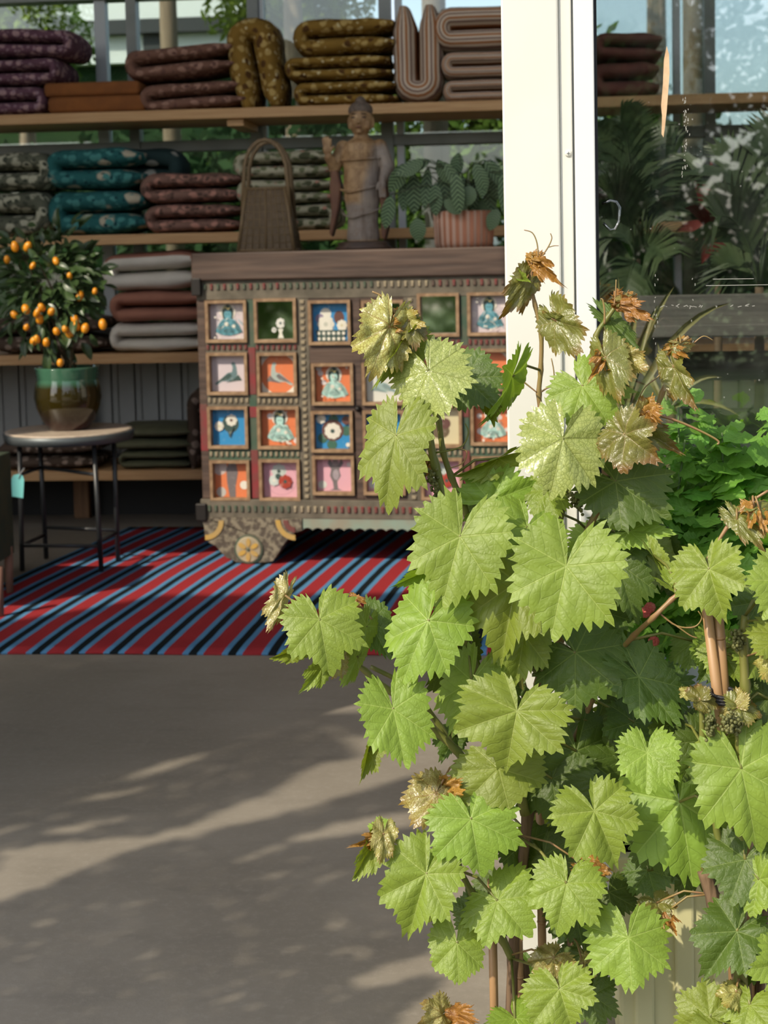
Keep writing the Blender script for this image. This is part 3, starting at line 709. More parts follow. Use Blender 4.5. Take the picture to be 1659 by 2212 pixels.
for i in (2, 4):          # bead columns on the two wide stiles
    uu = (cx[i-1][1] + cx[i][0])/2
    for k in range(30): block(m_wcream, 0.021, 0.0155, uu, zr1 + 0.012 + (zc1 - zr1 - 0.024)*k/29, -0.004)
uu = (cx[2][1] + cx[3][0])/2
for zz in (L[2][0][1], L[2][2][3] + 0.02):
    MB().lathe([(0.012, 0), (0.012, 0.004), (0.005, 0.010), (0.009, 0.016), (0.006, 0.022)], 12).build('door_knob', m_iron, chest, True, (uu, -0.004, zz), (R_(90), 0, 0))

# scalloped apron and the two big feet
ap = [cu_(640, 1122)]; 
zap = cu_(700, 1145)[1]; ztop = zr0 + 0.002
fL = [(437,1112),(444,1135),(446,1158),(455,1170),(470,1178),(480,1190),(492,1202),(503,1206),(513,1214),(530,1221),(555,1222),(575,1219),(592,1210),(602,1196),(612,1178),(626,1160),(640,1149),(655,1144)]
pts = [cu_(*q) for q in fL]; pts = [(x_, max(0.011, z_)) for x_, z_ in pts]
uend = pts[-1][0]
def foot_poly(s):
    q = [(s*x_, z_) for x_, z_ in pts] + [(s*uend, ztop)] + [(s*pts[0][0], ztop)]
    return q if s < 0 or True else q[::-1]
for s in (1, -1):
    ft = MB().prism(foot_poly(s), -0.020, 0.05).build('foot', m_foot, chest, bevel=0.003)
    md_ = cu_(541, 1184); q = [(s*md_[0] + 0.056*math.cos(2*math.pi*k/24), md_[1] + 0.056*math.sin(2*math.pi*k/24)) for k in range(24)]
    MB().prism(q, -0.026, -0.018).build('medallion_rim', m_wgreen, ft, bevel=0.002)
    q = [(s*md_[0] + 0.049*math.cos(2*math.pi*k/24), md_[1] + 0.049*math.sin(2*math.pi*k/24)) for k in range(24)]
    MB().prism(q, -0.030, -0.02).build('medallion', m_wcream, ft, bevel=0.003)
    mb = MB()
    for k in range(6):
        a = 2*math.pi*k/6 + 0.5; cxx, czz = s*md_[0] + 0.027*math.cos(a), md_[1] + 0.027*math.sin(a)
        mb.prism([(cxx + 0.017*math.cos(a)*math.cos(t) - 0.009*math.sin(a)*math.sin(t), czz + 0.017*math.sin(a)*math.cos(t) + 0.009*math.cos(a)*math.sin(t)) for t in [2*math.pi*i/10 for i in range(10)]], -0.033, -0.028)
    mb.build('flower', m_yel, ft); MB().ball((s*md_[0], -0.031, md_[1]), (0.007, 0.004, 0.007)).build('flower_centre', m_wgreen, ft, True)
    for (cxp, cyp, a0, a1, mats_) in ((640, 1122, 180, 270, (m_yel, m_wred)), (446, 1122, 270, 360, (m_yel,))):
        c_ = cu_(cxp, cyp)
        for j, mt in enumerate(mats_):
            r0, r1 = 0.075 - 0.03*j, 0.056 - 0.03*j; q = []
            for k in range(9): a = R_(a0 + (a1-a0)*k/8); q.append((s*(c_[0] + r0*math.cos(a)), c_[1] + r0*math.sin(a)))
            for k in range(8, -1, -1): a = R_(a0 + (a1-a0)*k/8); q.append((s*(c_[0] + r1*math.cos(a)), c_[1] + r1*math.sin(a)))
            MB().prism(q, -0.024, -0.018).build('painted_arc', mt, ft)
q = [(uend, ztop), (uend, zap - 0.002)]; nsc = 11; span = -2*uend
for k in range(nsc):
    for t in (0.15, 0.5, 0.85, 1.0):
        q.append((uend + span*(k + t)/nsc, zap + (0.0 if t == 1.0 else (0.010 if t == 0.5 else 0.006))))
q += [(-uend, ztop)]
MB().prism(q, -0.014, 0.02).build('apron', m_wblue, chest, bevel=0.002)
for s in (-1, 1):
    MB().box((s*0.5 - 0.03, DEP - 0.06, 0.011), (s*0.5 + 0.03, DEP, zr0)).build('back_foot', m_wood, chest)

# ================================================================== THINGS ON THE CHEST
ZT = zt
def chestpt(px, off):             # a point on the chest top, 'off' metres behind its front, seen at column px
    o = cf + cu*0 - cn*off; d = ray(px, 560); t = (o - CAM).dot(cn)/d.dot(cn); p = CAM + d*t; return Vector((p.x, p.y, ZT))

# ---- carved figure
m_stat, nt, bs = newmat('worn_painted_carving')
v = coords(nt); sp = nt.nodes.new('ShaderNodeSeparateXYZ'); nt.links.new(v, sp.inputs[0])
nn = noisef(nt, v, 18, 5, 0.7); n2 = noisef(nt, coords(nt, 'Object', (40, 40, 5)), 1.5, 3)
c = mixc(nt, ramp(nt, nn, 0.35, 0.65), (0.24, 0.135, 0.06), (0.45, 0.29, 0.15))
side = math_(nt, 'ADD', sp.outputs[0], math_(nt, 'MULTIPLY', math_(nt, 'SUBTRACT', 0.22, sp.outputs[2]), 0.25))
msk = math_(nt, 'MULTIPLY', ramp(nt, side, -0.01, 0.03), math_(nt, 'MULTIPLY', ramp(nt, sp.outputs[2], 0.03, 0.05), math_(nt, 'SUBTRACT', 1.0, ramp(nt, sp.outputs[2], 0.38, 0.41))))
low = math_(nt, 'MULTIPLY', ramp(nt, sp.outputs[2], 0.03, 0.04), math_(nt, 'SUBTRACT', 1.0, ramp(nt, sp.outputs[2], 0.16, 0.19)))
msk = math_(nt, 'MULTIPLY', math_(nt, 'MAXIMUM', msk, low), ramp(nt, nn, 0.2, 0.5))
c = mixc(nt, math_(nt, 'MULTIPLY', msk, 0.55), c, (0.20, 0.225, 0.26)); c = mixc(nt, math_(nt, 'MULTIPLY', ramp(nt, n2, 0.5, 0.7), 0.4), c, (0.09, 0.045, 0.02))
nt.links.new(c, bs.inputs['Base Color']); bs.inputs['Roughness'].default_value = 0.6; bump(nt, bs, n2, 0.1, 0.004)
sp_ = chestpt(786, 0.20)
stt = empty('carved_figure', sp_, R_(-4), 'carved wooden standing robed figure with raised hand on the chest', 'statue')
def capsule(mb, a, b, r0, r1, n=7):
    a, b = Vector(a), Vector(b)
    for i in range(n): t = i/(n-1); mb.ball(tuple(a.lerp(b, t)), r0 + (r1-r0)*t, 10, 7)
mb = MB()
mb.lathe([(0.070,0.028),(0.074,0.05),(0.068,0.10),(0.072,0.15),(0.082,0.20),(0.084,0.25),(0.080,0.30),(0.082,0.34),(0.088,0.375),(0.078,0.40),(0.04,0.42),(0.02,0.425)], 24, sx=0.86, sy=0.66)
mb.lathe([(0.030,0.40),(0.027,0.44),(0.03,0.46)], 14)
mb.ball((0, -0.006, 0.485), (0.046, 0.048, 0.058), 18, 12); mb.ball((0, 0.0, 0.515), (0.041, 0.044, 0.036), 16, 10); mb.ball((0, 0.004, 0.548), (0.022, 0.023, 0.022))
for s in (-1, 1):
    mb.ball((s*0.045, 0.004, 0.478), (0.007, 0.011, 0.024)); mb.ball((s*0.018, -0.046, 0.49), (0.010, 0.005, 0.004), 8, 5)
    mb.ball((s*0.03, -0.03, 0.468), (0.013, 0.014, 0.02))
capsule(mb, (0, -0.050, 0.492), (0, -0.057, 0.476), 0.004, 0.0075, 4); mb.ball((0, -0.048, 0.458), (0.013, 0.006, 0.004)); mb.ball((0, -0.042, 0.442), (0.014, 0.012, 0.010))
capsule(mb, (-0.07, 0, 0.385), (-0.104, -0.005, 0.315), 0.030, 0.026); capsule(mb, (-0.104, -0.005, 0.315), (-0.118, -0.05, 0.350), 0.025, 0.016)
mb.ball((-0.120, -0.056, 0.378), (0.018, 0.009, 0.024))
for k, (dx, l) in enumerate(((-0.013, 0.024), (-0.0045, 0.030), (0.0045, 0.028), (0.013, 0.020))): capsule(mb, (-0.120+dx, -0.058, 0.395), (-0.120+dx*1.15, -0.060, 0.395+l), 0.0052, 0.0042, 5)
capsule(mb, (-0.106, -0.058, 0.372), (-0.095, -0.062, 0.388), 0.0055, 0.0045, 4)
capsule(mb, (0.07, 0, 0.385), (0.098, -0.005, 0.31), 0.030, 0.028); capsule(mb, (0.098, -0.005, 0.31), (0.088, -0.045, 0.262), 0.026, 0.017)
mb.ball((0.086, -0.055, 0.240), (0.016, 0.010, 0.024))
for dx in (-0.010, -0.003, 0.004, 0.011): capsule(mb, (0.086+dx, -0.058, 0.222), (0.086+dx, -0.055, 0.196), 0.005, 0.004, 4)
capsule(mb, (0.072, -0.058, 0.245), (0.066, -0.062, 0.225), 0.0055, 0.0045, 4)
body = mb.build('figure', m_stat, stt, True)
rm = body.modifiers.new('remesh', 'REMESH'); rm.mode = 'VOXEL'; rm.voxel_size = 0.0028; rm.use_smooth_shade = True
sm = body.modifiers.new('smooth', 'SMOOTH'); sm.iterations = 2; sm.factor = 0.5
m_sockshade = pm('eye_socket_shade', (0.035, 0.018, 0.012), rough=0.6)  # dark ellipsoids stand in for shade in the eye sockets and mouth
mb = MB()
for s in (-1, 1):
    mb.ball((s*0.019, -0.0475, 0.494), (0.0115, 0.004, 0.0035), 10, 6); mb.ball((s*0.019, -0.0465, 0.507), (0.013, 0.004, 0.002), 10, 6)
mb.build('eyes', m_sockshade, stt, True); MB().ball((0, -0.0500, 0.4585), (0.012, 0.005, 0.003), 10, 6).build('mouth', pm('red_brown_mouth_shade', (0.12, 0.035, 0.025), rough=0.6), stt, True)
mb = MB(); mb.ball((0, 0.002, 0.524), (0.0475, 0.0485, 0.034), 16, 10); mb.ball((0, 0.005, 0.556), (0.021, 0.022, 0.022), 12, 8); mb.build('hair', pm('dark_carved_hair', (0.10, 0.075, 0.06), (0.15, 0.11, 0.085), 90, rough=0.7, bmp=0.5), stt, True)
m_cloak = pm('dark_red_brown_carving', (0.10, 0.035, 0.02), (0.16, 0.07, 0.035), 14, rough=0.6)
mb = MB(); pr = [(-0.09,0.30),(-0.115,0.32),(-0.122,0.24),(-0.118,0.14),(-0.128,0.065),(-0.118,0.05),(-0.104,0.10),(-0.088,0.16),(-0.078,0.24)]
mb.prism(pr, -0.025, 0.035); mb.build('cloak_drape', m_cloak, stt, bevel=0.006)
mb = MB(); pr = [(0.068,0.24),(0.098,0.27),(0.104,0.18),(0.098,0.08),(0.085,0.03),(0.072,0.05)]; mb.prism(pr, -0.02, 0.035); mb.build('cloak_drape', m_cloak, stt, bevel=0.006)
for (za, zb_, tilt) in ((0.345, 0.335, 0.6), (0.25, 0.215, 1), (0.16, 0.12, 1)):
    mb = MB(); pts_ = []
    for k in range(15):
        a = math.pi*(1.02 + 0.96*k/14); rr = 0.085 if za > 0.2 else 0.076
        pts_.append((rr*math.cos(a), rr*0.74*math.sin(a), zb_ + (za-zb_)*abs(k-5)/9))
    mb.tube(pts_, 0.0035, 6); mb.build('robe_fold', m_stat, stt, True)
mb = MB(); mb.lathe([(0.105,0),(0.108,0.010),(0.095,0.016),(0.10,0.024),(0.082,0.032)], 28, sy=0.8); mb.build('pedestal', m_wood, stt, True)

# ---- bamboo basket
m_cane = pm('brown_cane', (0.15, 0.095, 0.045), (0.22, 0.15, 0.075), 20, (8, 8, 1), rough=0.55)
m_weave = pm('woven_cane', (0.105, 0.072, 0.040), (0.145, 0.10, 0.06), 60, rough=0.8, bmp=0.3)
bp = chestpt(583, 0.22)
bk = empty('cane_basket', bp, R_(0), 'woven cane basket with tall arched handles standing on the chest', 'basket')
H = 0.245; B0, B1 = 0.108, 0.074; D0, D1 = 0.085, 0.06
corner = lambda sx, sy, t: (sx*(B0 + (B1-B0)*t), sy*(D0 + (D1-D0)*t), H*t)
for sx in (-1, 1):
    for sy in (-1, 1): MB().tube([corner(sx, sy, 0), corner(sx, sy, 1.0)], 0.007, 8).build('corner_post', m_cane, bk, True)
for (nm, a, b) in (('f', (-1,-1), (1,-1)), ('r', (1,-1), (1,1)), ('b', (1,1), (-1,1)), ('l', (-1,1), (-1,-1))):
    A0, A1, C0, C1 = corner(*a, 0.02), corner(*a, 0.98), corner(*b, 0.02), corner(*b, 0.98)
    MB().add([A0, C0, C1, A1], [(0, 1, 2, 3)]).build('woven_panel', m_weave, bk)
    for k in range(1, 8 if nm in 'fb' else 6):
        t = k/(8 if nm in 'fb' else 6); p0 = Vector(A0).lerp(Vector(C0), t); p1 = Vector(A1).lerp(Vector(C1), t)
        MB().tube([p0, p1], 0.0042 if k == 4 else 0.0022, 5).build('slat', m_cane, bk, True)
    for k in range(9):
        t = k/8; p0 = Vector(A0).lerp(Vector(A1), t); p1 = Vector(C0).lerp(Vector(C1), t)
        MB().tube([p0, p1], 0.0055 if k in (0, 8) else 0.0018, 5).build('slat', m_cane, bk, True)
for sy in (-1, 1):
    pts_ = [(-B0*0.98, sy*D0*0.95, 0.16)]
    for k in range(13):
        a = math.pi*(1 - k/12); pts_.append((0.083*math.cos(a), sy*D1*(0.9), 0.29 + 0.135*math.sin(a)))
    pts_.append((B0*0.98, sy*D0*0.95, 0.16)); pts_[0] = (-0.092, sy*D1, 0.13); pts_[-1] = (0.092, sy*D1, 0.13)
    MB().tube(pts_, 0.0085, 8).build('handle', m_cane, bk, True)

# ---- calathea in fluted pot
m_flute, nt, bs = newmat('terracotta_white_fluting')
tc = coords(nt); sp = nt.nodes.new('ShaderNodeSeparateXYZ'); nt.links.new(tc, sp.inputs[0])
ang = math_(nt, 'ARCTAN2', sp.outputs[1], sp.outputs[0]); fr_ = math_(nt, 'SINE', math_(nt, 'MULTIPLY', ang, 26.0))
nt.links.new(mixc(nt, ramp(nt, fr_, 0.0, 0.45), (0.44, 0.175, 0.095), (0.56, 0.36, 0.27)), bs.inputs['Base Color']); bs.inputs['Roughness'].default_value = 0.7
pp = chestpt(1003, 0.20); pot2 = empty('potted_calathea', pp, 0, 'trailing calathea with patterned leaves in a striped terracotta pot', 'plant')
fl = lambda k: 0.02*math.cos(k*26*2*math.pi/156)
MB().lathe([(0.105,0),(0.109,0.02),(0.112,0.13),(0.108,0.135),(0.10,0.13)], 156, flute=fl).build('pot', m_flute, pot2, True)
MB().lathe([(0.10,0.118),(0.05,0.124)], 20).build('soil', m_dark, pot2)
def uvleaf(m, w=0.27, n=9, droop=0.25, name='leaf', fold=0.12, wave=0.0):
    mb = MB(); mb.uv = []
    for i in range(n+1):
        t = i/n; ww = w*math.sin(math.pi*min(1, t*0.96 + 0.02))**0.75
        if i in (0, n): ww = 0.004
        for j, s in enumerate((-1, -0.5, 0, 0.5, 1)):
            mb.v.append((s*ww, t, -droop*t*t + fold*abs(s)*ww + wave*math.sin(t*14)*abs(s))); mb.uv.append((s*ww/w*0.5, t))
    for i in range(n):
        for j in range(4): a = i*5+j; mb.f.append((a, a+1, a+6, a+5)); mb.m.append(0)
    return mb.mesh(name, m, True)
m_cal, nt, bs = newmat('calathea_leaf')
uv = nt.nodes.new('ShaderNodeUVMap'); sp = nt.nodes.new('ShaderNodeSeparateXYZ'); nt.links.new(uv.outputs[0], sp.inputs[0])
ch = math_(nt, 'FRACT', math_(nt, 'MULTIPLY', math_(nt, 'SUBTRACT', sp.outputs[1], math_(nt, 'MULTIPLY', math_(nt, 'ABSOLUTE', sp.outputs[0]), 0.35)), 9.0))
c = mixc(nt, math_(nt, 'MULTIPLY', ramp(nt, ch, 0.05, 0.2), math_(nt, 'SUBTRACT', 1.0, ramp(nt, ch, 0.45, 0.62))), (0.15, 0.225, 0.11), (0.012, 0.036, 0.015))
nt.links.new(c, bs.inputs['Base Color']); bs.inputs['Roughness'].default_value = 0.5; bs.inputs['Specular IOR Level'].default_value = 0.3
cal = [uvleaf(m_cal, 0.16, 9, 0.10), uvleaf(m_cal, 0.19, 9, 0.20)]
random.seed(11)
def leafmat(base, tip, towards, sx, sz=None, roll=0.0):
    B, T = Vector(base), Vector(tip); ey = T - B; Lg = ey.length; e = ey/Lg
    n0 = (Vector(towards) - B).normalized(); ez = (n0 - e*n0.dot(e)).normalized(); ex = e.cross(ez)
    if roll:
        c_, s_ = math.cos(roll), math.sin(roll); ex, ez = ex*c_ + ez*s_, ez*c_ - ex*s_
    sz = sz if sz is not None else Lg
    return Matrix(((ex.x*sx, e.x*Lg, ez.x*sz, B.x), (ex.y*sx, e.y*Lg, ez.y*sz, B.y), (ex.z*sx, e.z*Lg, ez.z*sz, B.z), (0, 0, 0, 1)))
def putleaf(parent, me, M, name='leaf'):
    o = bpy.data.objects.new(name, me); COL.objects.link(o); o.parent = parent
    o.matrix_basis = Matrix.Translation(-parent.location) @ M; return o
YC = pp.y
hang = [(845,420,832,494),(893,372,895,462),(940,395,942,466),(900,470,905,520),(1000,380,1003,440),(1015,400,1008,442),(1040,365,1043,425),(1068,362,1072,430),(985,395,975,450),
        (880,352,850,400),(915,345,880,372),(945,345,965,385),(960,350,990,400),(1025,352,1045,395),(1060,345,1090,400),(1090,355,1110,430),(1110,380,1120,450),(1075,450,1060,485),(1100,440,1120,480),
        (992,330,983,372),(1045,345,1085,395),(930,346,868,368),(925,360,918,430),(955,360,962,430),(870,385,872,440),(985,370,990,440),(1030,370,1022,440),(1055,380,1060,450),(1085,370,1092,445),(1010,420,990,452),(1130,390,1150,440),(1050,430,1035,462),(960,430,985,455),(1090,420,1100,462)]
cp = Vector((pp.x, pp.y, ZT + 0.15)); mst = pm('calathea_stem', (0.05, 0.07, 0.03), rough=0.6)
for i, (bx, by, tx, ty) in enumerate(hang):
    yy = YC - 0.10 + random.uniform(-0.05, 0.09); b = P(bx, by, yy); t = P(bx + (tx - bx)*(1.0 if i < 9 else 1.25), by + (ty - by)*(1.0 if i < 9 else 1.3), yy - 0.02)
    putleaf(pot2, cal[i % 2], leafmat(b, t, CAM, 0.165 if i < 10 else 0.14, 0.10, random.uniform(-0.35, 0.35)))
    mid = (cp + b)/2 + Vector((0, -0.02, 0.06)); MB().tube([cp - pp, mid - pp, b - pp], 0.0025, 5).build('stem', mst, pot2, True)
# ================================================================== ROUND SIDE TABLE
tl = FL(216, 1234); tcx = P(149, 932, tl.y + 0.13)
TY = tl.y + 0.14; tc_ = P(149, 928, TY); TZ = tc_.z; TRAD = (290 - 7)/2/FPX*TY
m_blackm = pm('black_powdercoat', (0.022, 0.024, 0.026), rough=0.38, spec=0.6)
m_ttop = pm('pale_speckled_stone', (0.55, 0.46, 0.36), (0.42, 0.33, 0.26), 40, rough=0.4)
m_rim = pm('grey_metal_rim', (0.10, 0.115, 0.12), rough=0.45, metal=0.4)
tb = empty('round_side_table', (tc_.x, TY, 0), 0, 'round side table with black metal legs carrying the potted kumquat', 'table')
MB().lathe([(TRAD - 0.012, TZ - 0.02), (TRAD - 0.004, TZ - 0.006), (TRAD - 0.004, TZ), (TRAD - 0.02, TZ + 0.0005)], 48).build('table_top', m_ttop, tb, True)
MB().lathe([(TRAD - 0.02, TZ - 0.040), (TRAD - 0.002, TZ - 0.038), (TRAD + 0.004, TZ - 0.006), (TRAD - 0.003, TZ - 0.004), (TRAD - 0.03, TZ - 0.02)], 48).build('rim', m_rim, tb, True)
legs = []
for (tx, ty, bx, by) in ((42, 962, 48, 1232), (203, 962, 219, 1233), (246, 958, 255, 1212), (86, 960, 100, 1205)):
    b = FL(bx, by, 0.008); t = P(tx, ty, b.y + (0.02 if by > 1220 else -0.02)); t.z = TZ - 0.038
    A = b - tb.location; A.z = 0.006 ; Bv = t - tb.location; legs.append((A, Bv))
    MB().tube([A, Bv], 0.0095, 10).build('leg', m_blackm, tb, True)
for (i, j, t) in ((0, 3, 0.76), (3, 1, 0.76), (1, 2, 0.24), (2, 3, 0.26), (0, 1, 0.2), (3, 0, 0.2)):
    MB().tube([legs[i][0].lerp(legs[i][1], t), legs[j][0].lerp(legs[j][1], t)], 0.007, 8).build('stretcher', m_blackm, tb, True)
# price tag
m_tag = pm('turquoise_card', (0.25, 0.75, 0.74), rough=0.6)
tp = legs[0][0].lerp(legs[0][1], 0.78) + tb.location
tg = empty('price_tag', (tp.x, tp.y - 0.014, 0), 0, 'small turquoise card tag tied to the table leg', 'tag')
def tq(px, py): p = P(px, py, tp.y - 0.014); return (p.x - tp.x, p.z)
MB().prism([tq(24, 1072), tq(50, 1076), tq(52, 1036), tq(49, 1027), tq(40, 1024), tq(29, 1026), tq(25, 1034)], -0.001, 0.001).build('card', m_tag, tg)
a = tq(41, 1034); b = tq(52, 1011); MB().tube([(a[0], -0.002, a[1]), ((a[0]+b[0])/2, -0.005, (a[1]+b[1])/2 + 0.004), (b[0], 0.004, b[1])], 0.0016, 5).build('string', m_alul, tg, True)

# ================================================================== KUMQUAT IN GLAZED POT
m_glaze, nt, bs = newmat('brown_green_glaze')
v = coords(nt); sp = nt.nodes.new('ShaderNodeSeparateXYZ'); nt.links.new(v, sp.inputs[0])
PYY = TY + 0.01; PC = P(149, 918, PYY); pz = TZ + 0.0005; PH = P(149, 792, PYY).z - pz
zz = math_(nt, 'ADD', math_(nt, 'DIVIDE', sp.outputs[2], PH), math_(nt, 'MULTIPLY', math_(nt, 'SUBTRACT', noisef(nt, v, 14, 4), 0.5), 0.10))
c = mixc(nt, ramp(nt, zz, 0.06, 0.20), (0.040, 0.012, 0.008), (0.018, 0.009, 0.004)); c = mixc(nt, ramp(nt, zz, 0.18, 0.40), c, (0.030, 0.022, 0.004))
c = mixc(nt, ramp(nt, zz, 0.66, 0.80), c, (0.050, 0.14, 0.085)); nt.links.new(c, bs.inputs['Base Color']); bs.inputs['Roughness'].default_value = 0.08; bs.inputs['Coat Weight'].default_value = 0.5
kq = empty('potted_kumquat', (PC.x, PYY, pz), 0, 'kumquat tree with orange fruit in a brown and green glazed pot', 'plant')
k_ = 1/FPX*PYY; pr = [(40,0),(44,0.01),(58,0.16),(70,0.36),(74.5,0.52),(72,0.68),(68,0.78),(66,0.83),(69,0.86),(67,0.89),(70,0.92),(68,0.95),(71,0.985),(70,1.0),(62,1.0),(60,0.93)]
MB().lathe([(r*k_, t*PH) for r, t in pr], 44).build('pot', m_glaze, kq, True)
MB().lathe([(0.11*0.98, 0.9*PH), (0.05, 0.92*PH)], 20).build('soil', m_dark, kq)
m_kl = pm('kumquat_leaf', (0.028, 0.055, 0.018), (0.055, 0.095, 0.03), 12, rough=0.35)
m_kb = pm('kumquat_bark', (0.10, 0.07, 0.04), rough=0.8)
m_kf = pm('kumquat_peel', (0.80, 0.33, 0.016), (0.74, 0.27, 0.012), 40, rough=0.35, bmp=0.1)
kl = [uvleaf(m_kl, 0.22, 6, 0.15, fold=0.3), uvleaf(m_kl, 0.26, 6, 0.35, fold=0.4)]
random.seed(21); K0 = Vector(kq.location); cen = P(112, 620, PYY)
tips = []
for i in range(16):
    a = random.uniform(0, 2*math.pi); tgt = Vector((cen.x + math.cos(a)*0.15*random.uniform(.4, 1), PYY + math.sin(a)*0.15*random.uniform(.4, 1), cen.z + random.uniform(-0.16, 0.2)))
    b = Vector((PC.x + random.uniform(-.03, .03), PYY + random.uniform(-.03, .03), pz + PH*0.9)); m_ = (b + tgt)/2 + Vector((random.uniform(-.03, .03), 0, 0.05))
    MB().tube([b - K0, m_ - K0, tgt - K0], [0.006, 0.004, 0.002], 6).build('branch', m_kb, kq, True); tips.append((b, m_, tgt))
n = 0
while n < 290:
    px = random.gauss(112, 62); py = random.gauss(610, 78)
    e = ((px - 112)/130)**2 + ((py - 628)/158)**2
    if e > 1.0 or py > 795 or py < 470: continue
    yy = PYY - 0.17*math.sqrt(max(0, 1 - e))*random.uniform(-0.3, 1.0)
    b = P(px, py, yy); out = Vector((b.x - cen.x, (b.y - PYY), b.z - cen.z)).normalized()
    dr = (out*0.9 + Vector((random.uniform(-.8, .8), random.uniform(-.8, .3), random.uniform(-.9, .5)))).normalized(); lg = random.uniform(0.05, 0.08)
    putleaf(kq, kl[n % 2], leafmat(b, b + dr*lg, CAM + Vector((-4, 0, 5)), lg*0.95, lg, random.uniform(-.6, .6))); n += 1
fr = [(32,533),(60,533),(15,561),(121,564),(150,597),(172,639),(56,668),(31,680),(90,664),(86,690),(80,676),(111,673),(162,690),(166,705),(122,716),(141,711),(150,720),(184,709),(222,701),(73,737),(80,733),(100,740),(130,784),(57,707),(71,574),(205,629)]
fme = MB().ball((0, 0, 0), (0.0165, 0.0165, 0.0225), 12, 9).mesh('fruit', m_kf, True)
for i, (px, py) in enumerate(fr):
    o = link('fruit', fme, kq, P(px, py, PYY - 0.165 + random.uniform(0, 0.03)) - K0, (random.uniform(-.5, .5), random.uniform(-.6, .6), 0)); s = random.uniform(0.74, 0.95) * (0.8 if i in (3, 4, 10, 23, 24, 25) else 1.0); o.scale = (s, s, s*random.uniform(.9, 1.15))

# ---- sliver of a painted cupboard at the left edge, and its leg
m_gcup = pm('dark_green_painted_wood', (0.02, 0.045, 0.028), (0.05, 0.06, 0.03), 12, rough=0.6, bmp=0.2)
m_pleg = pm('worn_pink_wood', (0.26, 0.14, 0.10), (0.20, 0.10, 0.07), 12, rough=0.7)
yc_ = FL(3, 1338).y; xe = FL(6, 1338).x
cb = empty('green_cupboard', (xe - 0.3, yc_, 0), 0, 'dark green painted cupboard at the left edge beside the table', 'cupboard')
MB().box((-0.3, 0.05, 0.14), (P(3, 1000, yc_ + 0.3).x - xe + 0.3, 0.40, 0.50)).build('body', m_gcup, cb, bevel=0.005)
MB().tube([(0.285, 0.02, 0.007), (0.285, 0.02, 0.17)], [0.013, 0.016], 10).build('leg', m_pleg, cb, True)
for (lx, ly) in ((-0.28, 0.02), (-0.28, 0.37), (0.2, 0.37)): MB().tube([(lx, ly, 0.007), (lx, ly, 0.17)], [0.013, 0.016], 10).build('leg', m_pleg, cb, True)
# ================================================================== SEEN THROUGH THE SHOP WINDOW
m_palm = pm('palm_leaf', (0.025, 0.045, 0.022), (0.05, 0.075, 0.03), 10, rough=0.45)
m_redl = pm('red_cordyline_leaf', (0.10, 0.018, 0.015), (0.06, 0.012, 0.012), 10, rough=0.4)
m_strap = pm('olive_strap_leaf', (0.16, 0.17, 0.055), (0.24, 0.21, 0.09), 8, rough=0.5)
m_dpot = pm('dark_pot', (0.03, 0.03, 0.032), rough=0.6)
def frond(pl, base, mid, tip, nl, ll, m, name='frond'):
    mb = MB(); b, m_, t = Vector(base), Vector(mid), Vector(tip)
    q = lambda s: b*(1-s)**2 + m_*2*s*(1-s) + t*s*s
    mb.tube([q(i/8) for i in range(9)], [0.005*(1-0.8*i/8) for i in range(9)], 5)
    for i in range(nl):
        s = 0.25 + 0.75*i/nl; p = q(s); d = (q(min(1, s+0.02)) - q(max(0, s-0.02))).normalized()
        side = d.cross(Vector((0, -1, 0.2))).normalized()
        for sg in (-1, 1):
            l = ll*(0.55 + 0.6*math.sin(math.pi*min(1, s*0.95))); e = p + (side*sg*0.75 + d*0.65)*l + Vector((0, random.uniform(-.03, .03), -0.12*l)); n_ = d*0.007
            mp = (p + e)/2 + Vector((0, 0, 0.02)); mb.add([p - n_, p + n_, mp + n_*1.3, e, mp - n_*1.3], [(0, 1, 2, 4), (4, 2, 3)])
    mb.build(name, m, pl, True)
def palm(px, pybase, Y, name, label, tips, ll, m, nl=26):
    b = P(px, pybase, Y); o = empty(name, (b.x, Y, 0), 0, label, 'plant')
    MB().lathe([(0.10, 0), (0.13, 0.24), (0.135, 0.25), (0.12, 0.25)], 24).build('pot', m_dpot, o, True)
    zt_ = max(0.3, b.z)
    MB().tube([(0, 0, 0.2), (0, 0, zt_)], [0.018, 0.012], 8).build('trunk', m_kb, o, True)
    for (tx, ty, dy) in tips:
        t = P(tx, ty, Y + dy) - o.location; md_ = Vector((t.x*0.35, t.y*0.4, zt_ + (t.z - zt_)*0.75 + 0.08)); frond(o, (0, 0, zt_), md_, t, nl, ll, m)
    return o
random.seed(5)
palm(1375, 560, 4.6, 'potted_palm', 'feathery dark palm behind the shop window', [(1300, 300, 0.1), (1340, 265, -.1), (1400, 270, .1), (1460, 330, 0), (1310, 420, -.2), (1480, 430, .1), (1300, 520, 0), (1440, 560, -.2), (1350, 640, -.1), (1420, 690, .1), (1300, 620, .1)], 0.12, m_palm)
palm(1640, 620, 4.2, 'potted_palm', 'broad dark palm at the right edge of the shop window', [(1560, 360, 0), (1700, 300, 0), (1610, 330, .1), (1545, 470, -.1), (1720, 420, 0), (1570, 600, .1)], 0.14, m_palm, 20)
